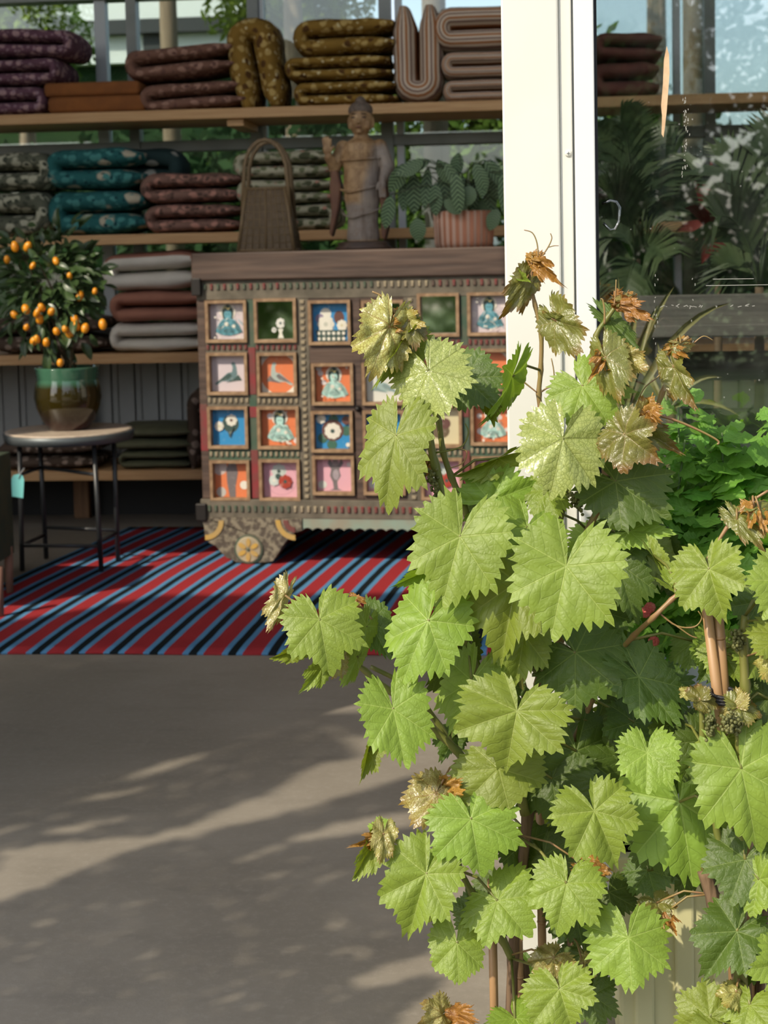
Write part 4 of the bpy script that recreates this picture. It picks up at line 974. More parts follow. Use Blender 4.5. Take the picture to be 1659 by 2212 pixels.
def strapplant(px, pyb, Y, name, label, tips, wd, m, z0=None):
    b = P(px, pyb, Y); o = empty(name, (b.x, Y, 0), 0, label, 'plant')
    MB().lathe([(0.09, 0), (0.12, 0.22), (0.125, 0.23), (0.11, 0.23)], 24).build('pot', m_dpot, o, True)
    zt_ = max(0.24, b.z)
    if zt_ > 0.3: MB().tube([(0, 0, 0.2), (0.01, 0, zt_)], [0.014, 0.010], 8).build('trunk', m_kb, o, True)
    for (tx, ty, dy) in tips:
        t = P(tx, ty, Y + dy) - o.location; bb = Vector((0, 0, zt_ - 0.01)); md_ = Vector((t.x*0.45, t.y*0.5, zt_ + (t.z - zt_)*0.6 + abs(t.x)*0.35)); mb = MB(); pts_ = []
        for i in range(9):
            s = i/8; pts_.append((bb*(1-s)**2 + md_*2*s*(1-s) + t*s*s))
        for i, p in enumerate(pts_):
            d = (pts_[min(8, i+1)] - pts_[max(0, i-1)]).normalized(); sd = d.cross(Vector((0, -1, 0))).normalized() if abs(d.y) < 0.95 else Vector((1, 0, 0)); ww = wd*math.sin(math.pi*(0.12 + 0.86*i/8))
            mb.v += [tuple(p - sd*ww), tuple(p + Vector((0, 0.006, 0))), tuple(p + sd*ww)]
        for i in range(8):
            for j in range(2): a = i*3+j; mb.f.append((a, a+1, a+4, a+3)); mb.m.append(0)
        mb.build('leaf', m, o, True)
    return o
strapplant(1545, 500, 4.4, 'red_cordyline', 'dark red leaved cordyline behind the shop window', [(1500, 390, 0), (1520, 360, .1), (1560, 365, -.1), (1590, 400, 0), (1610, 450, .1), (1480, 450, -.1), (1495, 520, 0), (1600, 530, 0), (1535, 345, .2), (1570, 560, -.1), (1515, 570, -.1), (1460, 500, .1), (1545, 400, -.2)], 0.018, m_redl)
strapplant(1340, 930, 3.0, 'strappy_lily', 'tall olive strap leaved plant inside the shop window', [(1335, 600, .1), (1380, 640, 0), (1420, 660, .1), (1300, 690, 0), (1455, 620, .15), (1320, 660, .1), (1400, 700, -.1), (1575, 655, .1), (1280, 720, .1), (1360, 680, 0)], 0.008, m_strap)
strapplant(1440, 880, 3.4, 'reed_clump', 'clump of thin pale reeds low inside the shop window', [(1560, 815, 0), (1500, 830, .1), (1380, 800, .1), (1600, 900, 0), (1350, 760, .1), (1480, 700, 0), (1310, 700, .1), (1420, 740, .1)], 0.006, m_strap)
# weathered bench with slats
m_oldw = pm('weathered_grey_wood', (0.12, 0.115, 0.10), (0.075, 0.072, 0.064), 10, (0.5, 8, 8), rough=0.8, bmp=0.2)
bz = P(1560, 700, 3.6); bn = empty('slatted_bench', (bz.x + 0.35, 3.6, 0), 0, 'weathered grey slatted bench inside the shop window', 'bench')
for k in range(5): MB().box((-0.55, 0.09*k, bz.z - 0.03), (0.9, 0.09*k + 0.075, bz.z)).build('slat', m_oldw, bn, bevel=0.004)
for k in range(5): MB().box((-0.55, 0.46, bz.z + 0.07 + 0.0*k - 0.15*k - 0.09), (0.9, 0.49, bz.z + 0.055 - 0.15*k)).build('slat', m_oldw, bn, bevel=0.004)
for lx in (-0.5, 0.8):
    for ly in (0.02, 0.38): MB().box((lx, ly, 0), (lx + 0.06, ly + 0.06, bz.z - 0.03)).build('leg', m_oldw, bn)

# ================================================================== OUTSIDE BEYOND THE BACK WINDOWS AND BEHIND THE CAMERA
def folmat(name, a, b):
    m, nt, bs = newmat(name); nt.nodes.remove(bs); v = coords(nt)
    col = mixc(nt, ramp(nt, noisef(nt, v, 1.2, 3), 0.3, 0.7), a, b)
    df = nt.nodes.new('ShaderNodeBsdfDiffuse'); tl_ = nt.nodes.new('ShaderNodeBsdfTranslucent'); mx = nt.nodes.new('ShaderNodeMixShader'); mx.inputs[0].default_value = 0.35
    nt.links.new(col, df.inputs[0]); nt.links.new(col, tl_.inputs[0]); nt.links.new(df.outputs[0], mx.inputs[1]); nt.links.new(tl_.outputs[0], mx.inputs[2]); nt.links.new(mx.outputs[0], nt.nodes['Material Output'].inputs[0]); return m
m_fol = folmat('tree_foliage', (0.10, 0.18, 0.035), (0.20, 0.29, 0.055)); m_fol2 = folmat('dark_tree_foliage', (0.035, 0.075, 0.03), (0.07, 0.12, 0.05)); m_trunk = pm('tree_bark', (0.34, 0.24, 0.16), (0.22, 0.15, 0.10), 6, (3, 3, 0.5), rough=0.9, bmp=0.4)
def leafcloud(mb, c, rad, n, s, rnd, shell=0.5):
    for k in range(n):
        d = Vector((rnd.gauss(0, 1), rnd.gauss(0, 1), rnd.gauss(0, 1))).normalized()*(shell + (1-shell)*rnd.random())
        p = Vector((c[0] + d.x*rad[0], c[1] + d.y*rad[1], c[2] + d.z*rad[2])); a = Vector((rnd.gauss(0, 1), rnd.gauss(0, 1), rnd.gauss(0, 1))).normalized(); b = a.cross(Vector((rnd.gauss(0, 1), rnd.gauss(0, 1), rnd.gauss(0, 1)))).normalized()
        ss = s*rnd.uniform(.6, 1.3); mb.add([p - a*ss, p + b*ss*0.45, p + a*ss, p - b*ss*0.45], [(0, 1, 2, 3)])
def tree(name, label, loc, th, tr, blobs, n, s, m, seed, grp='trees beyond the back windows', lean=0):
    rnd = random.Random(seed); o = empty(name, loc, 0, label, 'tree', grp)
    MB().tube([(0, 0, -0.1), (lean*0.5, 0, th*0.5), (lean, 0, th)], [tr, tr*0.85, tr*0.6], 12).build('trunk', m_trunk, o, True)
    mb = MB()
    for (c_, r_) in blobs: leafcloud(mb, c_, r_, n, s, rnd)
    f_ = mb.build('foliage', m, o); f_['kind'] = 'stuff'; return o
def gx(px, Y): return P(px, 300, Y).x
GZ = -0.1
tree('garden_tree', 'thick sunlit trunk standing behind the top left shelf', (gx(372, 11), 11, GZ), 6, 0.075, [((0, 0, 5.4), (2.2, 1.6, 1.0)), ((-1.2, 0.5, 4.6), (0.8, 0.8, 0.5))], 1500, 0.09, m_fol, 1)
tree('garden_tree', 'wide grey trunk seen behind the hanging calathea', (gx(942, 9.5), 9.5, GZ), 6, 0.085, [((0.3, 0, 5.2), (1.8, 1.6, 0.9)), ((0.9, 1.5, 2.0), (0.8, 0.6, 0.9)), ((-0.45, 1.6, 1.7), (0.5, 0.5, 0.5)), ((1.3, 1.2, 1.4), (0.9, 0.6, 0.8))], 1300, 0.07, m_fol, 2)
tree('garden_tree', 'slim trunk and yellow green crown at the top left', (gx(60, 14), 14, GZ), 6, 0.09, [((-0.3, 0, 3.3), (1.0, 0.8, 0.6)), ((1.5, 0.4, 1.6), (1.2, 0.8, 0.7)), ((0, 0, 5.5), (2.2, 1.6, 0.9))], 1600, 0.08, m_fol, 3)
tree('garden_tree', 'pale trunk seen through the shop window on the right', (gx(1500, 10), 10, GZ), 6, 0.08, [((0.6, 0.5, 4.8), (1.8, 1.4, 0.8)), ((-0.2, 0.8, 1.5), (0.7, 0.7, 0.9)), ((1.2, 0.8, 1.2), (1.0, 0.7, 0.8))], 1300, 0.07, m_fol, 4)
tree('garden_tree', 'dark dense tree behind the middle shelf', (gx(640, 12.5), 12.5, GZ), 5, 0.10, [((0, 0, 1.7), (1.5, 0.8, 0.85)), ((-1.6, 0.4, 1.6), (1.3, 0.7, 0.8)), ((0.3, 0, 4.2), (0.9, 0.8, 0.55)), ((-3.0, 0.2, 1.5), (1.2, 0.7, 0.8))], 2200, 0.08, m_fol2, 5)
tree('garden_tree', 'dark evergreen beyond the window right of the post', (gx(1420, 13), 13, GZ), 5, 0.10, [((0, 0, 1.5), (1.6, 0.8, 0.9)), ((1.8, 0.4, 1.4), (1.4, 0.7, 0.9)), ((2.3, 0.3, 3.6), (1.3, 0.8, 0.8))], 2000, 0.08, m_fol2, 6)
fb = MB(); rnd = random.Random(23)
def garden_bush(px, py, Y, r, n, s, m, label):
    p = P(px, py, Y); o = empty('garden_tree', (p.x, Y, GZ), 0, label, 'tree', 'trees beyond the back windows')
    MB().tube([(0, 0, 0), (0.02, 0, p.z - GZ)], [0.05, 0.03], 8).build('trunk', m_trunk, o, True); q = MB(); leafcloud(q, (0, 0, p.z - GZ), r, n, s, rnd, 0.2); f_ = q.build('foliage', m, o); f_['kind'] = 'stuff'
m_foly = folmat('yellow_green_foliage', (0.22, 0.30, 0.04), (0.34, 0.40, 0.07))
garden_bush(625, 30, 13, (0.75, 0.4, 0.32), 2200, 0.05, m_foly, 'slender tree with yellow green crown above the mustard cushions')
garden_bush(40, 32, 13.4, (0.45, 0.3, 0.30), 1600, 0.05, m_foly, 'slender tree with yellow green crown above the purple cushions')
garden_bush(1010, 300, 11, (0.75, 0.4, 0.75), 3600, 0.05, m_fol, 'bushy young tree behind the calathea')
garden_bush(830, 540, 10.6, (0.4, 0.3, 0.35), 1500, 0.05, m_fol, 'low green bush behind the carved figure')
m_hedge = folmat('hedge_foliage', (0.03, 0.065, 0.03), (0.06, 0.10, 0.04))
hb = MB(); rnd = random.Random(9)
for k in range(15): leafcloud(hb, (-6.5 + k*0.95, 15, 0.75), (0.75, 0.5, 0.95), 900, 0.08, rnd)
h_ = hb.build('hedge', m_hedge); tag(h_, 'dark clipped hedge running behind the garden trees', 'hedge', kind='stuff')
# white garden building
m_render = pm('white_render', (0.80, 0.80, 0.76), rough=0.7); YW = 17.5
gb = empty('white_building', (gx(150, YW), YW, GZ), 0, 'long white garden building with dark eaves beyond the trees', 'building')
za = P(300, 116, YW).z; zb_ = P(300, 56, YW).z; zc_ = P(300, 26, YW).z; zd = P(300, 6, YW).z
xA, xB = gx(-400, YW) - gb.location.x, gx(690, YW) - gb.location.x
MB().box((xA, 0.2, 0), (xB, 4, za)).build('lower_wall', m_hedge, gb); MB().box((xA, 0, za), (xB, 4, zb_)).build('wall', m_render, gb)
MB().box((xA, -0.15, zb_), (xB, 4, zc_)).build('eaves', m_dpot, gb); MB().box((xA, 0, zc_), (xB, 4, zd + 0.6)).build('upper_wall', m_render, gb)
for px in (150, 340): xx = gx(px, YW) - gb.location.x; MB().box((xx - 0.12, -0.04, za), (xx + 0.12, 0.0, zb_)).build('pilaster', m_dpot, gb)
hb = MB(); rnd = random.Random(19)
for k in range(13): leafcloud(hb, (-0.5 + k*1.1, -12.5, 1.3), (0.85, 0.5, 1.55), 700, 0.13, rnd, 0.3)
h_ = hb.build('hedge', m_hedge); tag(h_, 'tall dark hedge across the yard mirrored in the shop window', 'hedge', kind='stuff')
# trees across the yard, behind the photographer (they mirror in the shop window)
tree('yard_tree', 'dense leafy tree mirrored beside the window frame', (1.2, -13.6, GZ), 3.0, 0.10, [((0, 0, 3.5), (1.0, 0.7, 1.0)), ((0.2, 0.1, 2.9), (1.0, 0.7, 0.9))], 2600, 0.10, m_fol2, 61, 'trees across the yard')
for (x_, y_) in ((-3.5, -13), (-7, -14), (-10.5, -13)):
    q = MB(); rnd = random.Random(int(x_*7)); leafcloud(q, (0, 0, 1.5), (2.2, 1.2, 2.2), 3600, 0.14, rnd, 0.2); o = empty('yard_tree', (x_, y_, GZ), 0, {-3.5: 'round leafy tree behind the yard, nearest the hedge', -7: 'round leafy tree behind the yard, middle of three', -10.5: 'round leafy tree behind the yard, farthest left'}[x_], 'tree', 'trees across the yard'); MB().tube([(0, 0, 0), (0, 0, 2)], 0.12, 8).build('trunk', m_trunk, o, True); f_ = q.build('foliage', m_fol, o); f_['kind'] = 'stuff'
for (i, (x_, y_, h0)) in enumerate(((3.4, -8, 4.2), (5.6, -9, 4.6), (7.5, -8, 4.0), (1.6, -12, 4.6), (9.5, -10, 5.0))):
    tree('yard_tree', ['young leafy tree across the yard', 'tall leafy tree across the yard', 'leafy tree at the yard corner', 'far leafy tree behind the yard', 'big leafy tree at the end of the yard'][i], (x_, y_, GZ), h0 - 0.6, 0.09,
         [((0, 0, h0 - 0.4), (1.1, 1.0, 0.9)), ((0.6, 0.2, h0 - 1.5), (0.9, 0.8, 0.7)), ((-0.5, 0, h0 - 2.4), (0.9, 0.8, 0.8)), ((0.2, 0.3, 0.7), (1.2, 0.7, 0.8))], 1100, 0.09, m_fol2, 40 + i, 'trees across the yard')
# ================================================================== GRAPE VINES
def leafshader(name, lam, vein, netc=None, net=0.0, trans=0.35, rough=0.5, hue=0.02, val=0.25, spec=0.5, edge=None, lightsec=False):
    m, nt, bs = newmat(name); out = nt.nodes['Material Output']
    uv = nt.nodes.new('ShaderNodeUVMap'); sp = nt.nodes.new('ShaderNodeSeparateXYZ'); nt.links.new(uv.outputs[0], sp.inputs[0])
    x, y = sp.outputs[0], sp.outputs[1]
    ang = math_(nt, 'ABSOLUTE', math_(nt, 'ARCTAN2', x, y)); r = math_(nt, 'SQRT', math_(nt, 'ADD', math_(nt, 'MULTIPLY', x, x), math_(nt, 'MULTIPLY', y, y)))
    s1 = math_(nt, 'GREATER_THAN', ang, R_(25)); s2 = math_(nt, 'GREATER_THAN', ang, R_(79)); s3 = math_(nt, 'GREATER_THAN', ang, R_(132))
    a0 = math_(nt, 'ADD', math_(nt, 'ADD', math_(nt, 'MULTIPLY', s1, R_(52)), math_(nt, 'MULTIPLY', s2, R_(54))), math_(nt, 'MULTIPLY', s3, R_(50)))
    dl = math_(nt, 'SUBTRACT', ang, a0); s = math_(nt, 'MULTIPLY', r, math_(nt, 'COSINE', dl)); t = math_(nt, 'ABSOLUTE', math_(nt, 'MULTIPLY', r, math_(nt, 'SINE', dl)))
    wmain = math_(nt, 'MULTIPLY_ADD', s, -0.010, 0.0155)
    prim = math_(nt, 'SUBTRACT', 1.0, ramp(nt, math_(nt, 'DIVIDE', t, math_(nt, 'MAXIMUM', wmain, 0.004)), 0.55, 1.15))
    q = math_(nt, 'MULTIPLY', math_(nt, 'ADD', math_(nt, 'SUBTRACT', s, math_(nt, 'MULTIPLY', t, 0.85)), math_(nt, 'MULTIPLY', noisef(nt, uv.outputs[0], 5, 2), 0.12)), 6.2); fq = math_(nt, 'FRACT', math_(nt, 'ADD', q, 10.3)); dq = math_(nt, 'ABSOLUTE', math_(nt, 'SUBTRACT', fq, 0.5))
    sec = math_(nt, 'SUBTRACT', 1.0, ramp(nt, dq, 0.025, 0.065))
    vo = nt.nodes.new('ShaderNodeTexVoronoi'); vo.feature = 'DISTANCE_TO_EDGE'; vo.inputs['Scale'].default_value = 15; nt.links.new(uv.outputs[0], vo.inputs[0])
    netm = math_(nt, 'SUBTRACT', 1.0, ramp(nt, vo.outputs['Distance'], 0.02, 0.10))
    veins = prim
    oi = nt.nodes.new('ShaderNodeObjectInfo'); rnd = oi.outputs['Random']
    big = noisef(nt, uv.outputs[0], 2.5, 3)
    col = mixc(nt, ramp(nt, big, 0.3, 0.7), lam, tuple(c*0.82 for c in lam))
    if edge: col = mixc(nt, ramp(nt, math_(nt, 'ADD', r, math_(nt, 'MULTIPLY', big, 0.25)), 0.75, 1.05), col, edge)
    if netc: col = mixc(nt, math_(nt, 'MULTIPLY', netm, net), col, netc)
    col = mixc(nt, math_(nt, 'MULTIPLY', sec, 0.30), col, tuple(c*0.62 for c in lam) if not lightsec else vein)
    col = mixc(nt, math_(nt, 'MULTIPLY', veins, 0.65), col, vein)
    hsv = nt.nodes.new('ShaderNodeHueSaturation'); nt.links.new(col, hsv.inputs['Color'])
    nt.links.new(math_(nt, 'MULTIPLY_ADD', rnd, hue, 0.5 - hue*0.55), hsv.inputs['Hue']); nt.links.new(math_(nt, 'MULTIPLY_ADD', rnd, val, 1.0 - val*0.5), hsv.inputs['Value'])
    nt.links.new(hsv.outputs[0], bs.inputs['Base Color']); bs.inputs['Roughness'].default_value = rough; bs.inputs['Specular IOR Level'].default_value = spec
    hgt = math_(nt, 'SUBTRACT', math_(nt, 'MULTIPLY', ramp(nt, vo.outputs['Distance'], 0.0, 0.3), 0.16), math_(nt, 'ADD', math_(nt, 'MULTIPLY', prim, 0.9), math_(nt, 'MULTIPLY', sec, 0.55)))
    hgt = math_(nt, 'ADD', hgt, math_(nt, 'MULTIPLY', ramp(nt, dq, 0.0, 0.5), 0.3)); bump(nt, bs, hgt, 0.38, 0.0028)
    tl_ = nt.nodes.new('ShaderNodeBsdfTranslucent'); tcol = mixc(nt, 1.0, hsv.outputs[0], (1.2, 1.2, 0.4), 'MULTIPLY'); nt.links.new(tcol, tl_.inputs[0])
    mx = nt.nodes.new('ShaderNodeMixShader'); mx.inputs[0].default_value = trans; nt.links.new(bs.outputs[0], mx.inputs[1]); nt.links.new(tl_.outputs[0], mx.inputs[2]); nt.links.new(mx.outputs[0], out.inputs[0])
    return m
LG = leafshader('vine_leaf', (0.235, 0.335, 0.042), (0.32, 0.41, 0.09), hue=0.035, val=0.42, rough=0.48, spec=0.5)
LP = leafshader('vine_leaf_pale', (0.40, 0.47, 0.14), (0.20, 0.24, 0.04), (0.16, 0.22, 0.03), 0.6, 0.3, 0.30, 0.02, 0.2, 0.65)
LD = leafshader('vine_leaf_shaded', (0.085, 0.145, 0.018), (0.17, 0.24, 0.055), lightsec=True)  # shaded copy of the leaf green, the shade put into its colour
LY = leafshader('vine_leaf_young', (0.42, 0.40, 0.13), (0.22, 0.13, 0.025), (0.20, 0.15, 0.025), 0.75, 0.28, 0.30, 0.03, 0.2, 0.7, (0.30, 0.22, 0.05))
LO = leafshader('vine_leaf_olive', (0.20, 0.21, 0.045), (0.30, 0.25, 0.09), (0.12, 0.10, 0.02), 0.4, 0.3, 0.32, 0.03, 0.2, 0.7, (0.22, 0.13, 0.03))
LB = leafshader('vine_leaf_bronze', (0.42, 0.22, 0.045), (0.22, 0.09, 0.02), (0.16, 0.06, 0.015), 0.6, 0.3, 0.35, 0.02, 0.25, 0.6)
m_cane = pm('green_cane', (0.115, 0.135, 0.022), (0.17, 0.16, 0.04), 12, (6, 6, 1), rough=0.45)
m_canep = pm('pink_brown_cane', (0.27, 0.15, 0.075), (0.22, 0.17, 0.05), 12, (6, 6, 1), rough=0.45)
m_bark = pm('vine_bark', (0.085, 0.050, 0.026), (0.16, 0.10, 0.055), 14, (6, 6, 1), rough=0.85, bmp=0.5)
m_bamboo = pm('bamboo', (0.36, 0.215, 0.10), (0.29, 0.165, 0.075), 10, (5, 5, 0.6), rough=0.45)
m_bud = pm('flower_bud', (0.075, 0.085, 0.02), (0.13, 0.13, 0.04), 40, rough=0.6)

CTRL = [(0,1.0),(8,0.92),(16,0.84),(23,0.79),(28,0.69),(33,0.77),(42,0.86),(52,0.92),(60,0.84),(69,0.77),(76,0.69),(82,0.71),(92,0.75),(100,0.77),(106,0.78),(116,0.73),(128,0.68),(140,0.65),(150,0.63),(160,0.56),(167,0.43),(172,0.24),(176,0.06)]
def rad(deg):
    for i in range(len(CTRL)-1):
        a, ra = CTRL[i]; b, rb = CTRL[i+1]
        if a <= deg <= b: t = (deg-a)/(b-a); return ra + (rb-ra)*t
    return CTRL[-1][1]
def vineleaf(seed, m, cup=0.12, wave=0.05, teeth=0.075, crump=0.0, lobe=1.0, fold=0.0):
    rnd = random.Random(seed); NT = 36; sub = 3; kk = rnd.uniform(0.5, 1.1); fold += (0.26, -0.16, 0.10, -0.26, 0.18)[seed % 5]; lobe = lobe*kk; NA = NT*sub; NR = 8; mb = MB(); mb.uv = []
    ph = rnd.uniform(0, 6); ph2 = rnd.uniform(0, 6); asym = rnd.uniform(-0.06, 0.06)
    tl_ = [rnd.uniform(0.35, 0.8) if q % 2 else rnd.uniform(0.9, 1.5) for q in range(NT+1)]
    mb.v.append((0, 0, 0)); mb.uv.append((0, 0))
    off = Vector((seed*3.1, 0, 0))
    for j in range(1, NR+1):
        f = j/NR
        for i in range(NA+1):
            th = -176 + 352*i/NA; d = abs(th); r = rad(d); r = 0.68 + (r - 0.68)*lobe if d < 160 else r
            r *= 1 + asym*math.copysign(1, th)
            k = i % sub; tt = tl_[i//sub]; saw = (-0.55, 0.5, 1.0)[k] if th < 0 else (1.0, 0.5, -0.55)[(k+1) % sub]
            rr = r*(f if j < NR else 1.0) + (teeth*tt*saw*min(1, r/0.5) if j == NR else 0)
            if j == NR-1: rr = r*0.90
            a = R_(th); x, y = rr*math.sin(a), rr*math.cos(a)
            best = min((abs(d-q) for q in (0, 52, 106, 156))); t = rr*math.sin(R_(min(best, 60)))
            z_ = 0.03*(1 - math.exp(-(t/0.07)**2))*min(1, rr*2) - cup*(x*x*0.9 + (y-0.1)**2*0.75)
            z_ += wave*rr*rr*math.sin(a*3 + ph) + wave*0.6*rr*math.sin(a*7 + ph2) + fold*abs(x)
            if crump: z_ += crump*noise.noise(Vector((x*3.2, y*3.2, 0)) + off)
            mb.v.append((x, y, z_)); mb.uv.append((x, y))
    W = NA+1
    for i in range(NA): mb.f.append((0, 1+i+1, 1+i)); mb.m.append(0)
    for j in range(NR-1):
        for i in range(NA): a = 1+j*W+i; mb.f.append((a, a+1, a+W+1, a+W)); mb.m.append(0)
    return mb.mesh('vine_leaf', m, True)
VL = {}
for k, (m, kw) in {'G': (LG, {}), 'D': (LD, {}), 'Y': (LY, dict(cup=0.25, wave=0.09, teeth=0.08, crump=0.16, lobe=1.3)), 'P': (LP, dict(teeth=0.08)), 'O': (LO, dict(cup=0.25, wave=0.08, teeth=0.07, crump=0.10, lobe=1.3)),
                   'B': (LB, dict(cup=0.35, wave=0.14, teeth=0.12, crump=0.38, lobe=1.9))}.items():
    VL[k] = [vineleaf(s, m, **{**dict(cup=0.10 + 0.09*(s % 3), wave=0.05 + 0.02*(s % 2)), **kw}) for s in range(1, 6)]
VL['R'] = [vineleaf(s, LG, cup=0.15, wave=0.03, teeth=0.05, lobe=0.55) for s in (11, 12)]      # rounder leaves
VL['C'] = [vineleaf(s, LG, cup=0.1, wave=0.08, fold=0.7, crump=0.1) for s in (21, 22)]            # half closed leaves

random.seed(17)
def stalk(vine, a, b, r=0.0016, m=None, sag=0.01, name='leaf_stalk'):
    o = Vector(vine.location); a, b = Vector(a), Vector(b); mid = (a + b)/2 + Vector((0, 0, sag)); MB().tube([a - o, mid - o, b - o], r, 6).build(name, m or m_cane, vine, True)
def cane(vine, pts, r, m, name='cane', Y=2.0, n=8, node=True):
    """pts: (px, py[, Y]) through photo pixels at depth Y"""
    W = [P(p[0], p[1], p[2] if len(p) > 2 else Y) for p in pts]; o = Vector(vine.location); q = []
    for i in range(len(W)-1):
        p0, p1, p2, p3 = W[max(0, i-1)], W[i], W[i+1], W[min(len(W)-1, i+2)]
        for k in range(4):
            t = k/4; q.append(0.5*((2*p1) + (p2-p0)*t + (2*p0-5*p1+4*p2-p3)*t*t + (3*p1-p0-3*p2+p3)*t**3))
    q.append(W[-1]); nq = len(q); r0, r1 = (r if isinstance(r, tuple) else (r, r*0.6))
    rs = [r0 + (r1-r0)*i/(nq-1) for i in range(nq)]
    if node:
        for i in range(4, nq-1, 4): rs[i] *= 1.28
    MB().tube([p - o for p in q], rs, n).build(name, m, vine, True); return q
def place(vine, allc, L):
    for i, e in enumerate(L):
        kind, bx, by, tx, ty, W, Y = e[:7]; roll = R_(e[7]) if len(e) > 7 else R_(random.uniform(-32, 32)); dz = e[8] if len(e) > 8 else (0.028 if ty > by else -0.02)
        b = P(bx, by, Y); t = P(tx, ty, Y - dz); Lg = (t-b).length; sx = W*(0.82 if kind == 'B' else 1.0)/FPX*Y/1.42/max(0.35, math.cos(roll))
        me = VL[kind][i % len(VL[kind])]; M = leafmat(b, t, CAM, sx, (sx + Lg)/2, roll)
        putleaf(vine, me, M)
        if allc:
            near = min(allc, key=lambda c_: (c_ - b).length)
            if 0.004 < (near - b).length < 0.13: stalk(vine, b, near, 0.0014 if kind in 'YBO' else 0.0019, m_canep if kind in 'YBO' else m_cane)

# ---------------- vine in front of the post
va = empty('grape_vine', (P(1110, 2212, 1.98).x, 1.98, 0), 0, 'leafy grape vine in front of the white door post', 'vine')
A = []
for c_ in [
 (dict(pts=[(858,688),(880,740),(905,800),(922,870),(926,930),(940,1005),(962,1080),(985,1150),(1000,1260),(1010,1400)], r=(0.0042,0.0062), m=m_cane, Y=2.0)),
 (dict(pts=[(903,745),(913,800),(935,860),(948,910),(957,975),(975,1030),(1000,1090),(1030,1180),(1060,1300)], r=(0.003,0.0048), m=m_cane, Y=2.03)),
 (dict(pts=[(1150,563),(1147,612),(1156,660),(1169,720),(1168,800),(1164,850),(1170,905),(1180,1000),(1190,1100)], r=(0.0024,0.004), m=m_canep, Y=2.12)),
 (dict(pts=[(1335,655),(1310,690),(1288,725),(1275,790),(1262,850),(1248,910),(1235,980),(1222,1060),(1205,1150),(1190,1260),(1180,1400),(1160,1480)], r=(0.003,0.0055), m=m_cane, Y=2.08)),
 (dict(pts=[(1488,728),(1462,750),(1450,800),(1430,850),(1402,920),(1370,960),(1338,1010),(1300,1085),(1262,1165),(1240,1260),(1210,1380),(1180,1480)], r=(0.0026,0.0055), m=m_canep, Y=2.06)),
 (dict(pts=[(1180,1400),(1165,1480),(1150,1600),(1140,1760),(1125,1900),(1110,2060),(1104,2212),(1108,2330)], r=(0.006,0.0085), m=m_bark, Y=2.05)),
 (dict(pts=[(738,1408),(790,1450),(838,1490),(890,1530),(930,1572),(985,1620),(1050,1700),(1110,1800)], r=(0.0035,0.0055), m=m_cane, Y=1.98)),
 (dict(pts=[(800,1440),(860,1470),(900,1500),(950,1570),(1000,1640),(1080,1720)], r=(0.003,0.005), m=m_cane, Y=2.0)),
 (dict(pts=[(830,1803),(868,1825),(905,1840),(950,1850),(990,1878),(1020,1930),(1045,1965),(1085,2030),(1105,2070)], r=(0.0024,0.0055), m=m_cane, Y=1.99)),
 (dict(pts=[(985,1780),(987,1830),(992,1880)], r=(0.0035,0.0045), m=m_cane, Y=1.98)),
 (dict(pts=[(1100,2050),(1130,2090),(1145,2160),(1150,2300)], r=(0.006,0.008), m=m_bark, Y=2.06)),
 (dict(pts=[(1230,1900),(1235,2000),(1230,2080),(1215,2200),(1205,2330)], r=(0.005,0.007), m=m_bark, Y=2.08)),
 (dict(pts=[(1010,1400),(1050,1500),(1100,1620),(1135,1760)], r=(0.006,0.007), m=m_cane, Y=2.03)),
 (dict(pts=[(1060,1300),(1110,1420),(1150,1560)], r=(0.005,0.006), m=m_cane, Y=2.04)),
]: A += cane(va, **c_)
# bamboo canes tied in with the vine
def bamboo(vine, a, b, r, Y0, Y1, nodes=(0.4, 0.75)):
    p, q = P(*a, Y0), P(*b, Y1); o = Vector(vine.location); mb = MB(); mb.tube([p - o, q - o], r, 12)
    for t in nodes:
        c_ = p.lerp(q, t); d = (q-p).normalized()*0.0025; mb.tube([c_ - d - o, c_ - o, c_ + d - o], [r, r*1.13, r], 12)
    mb.build('bamboo_stake', m_bamboo, vine, True)
bamboo(va, (1062, 1900), (1072, 2420), 0.0058, 2.0, 2.0, (0.72,)); bamboo(va, (1118, 1900), (1130, 2420), 0.0052, 2.05, 2.05); bamboo(va, (1165, 1700), (1178, 2420), 0.006, 2.1, 2.1)
pv = P(1130, 2212, 2.03)
m_vpot = pm('black_nursery_pot', (0.02, 0.02, 0.021), rough=0.5)
MB().lathe([(0.08, 0), (0.095, 0.05), (0.10, 0.05), (0.10, 0.06), (0.09, 0.06)], 32, c=(pv.x - va.location.x, 0.03, 0)).build('pot', m_vpot, va, True)
MB().lathe([(0.09, 0.05), (0.05, 0.055)], 24, c=(pv.x - va.location.x, 0.03, 0)).build('soil', m_dark, va)

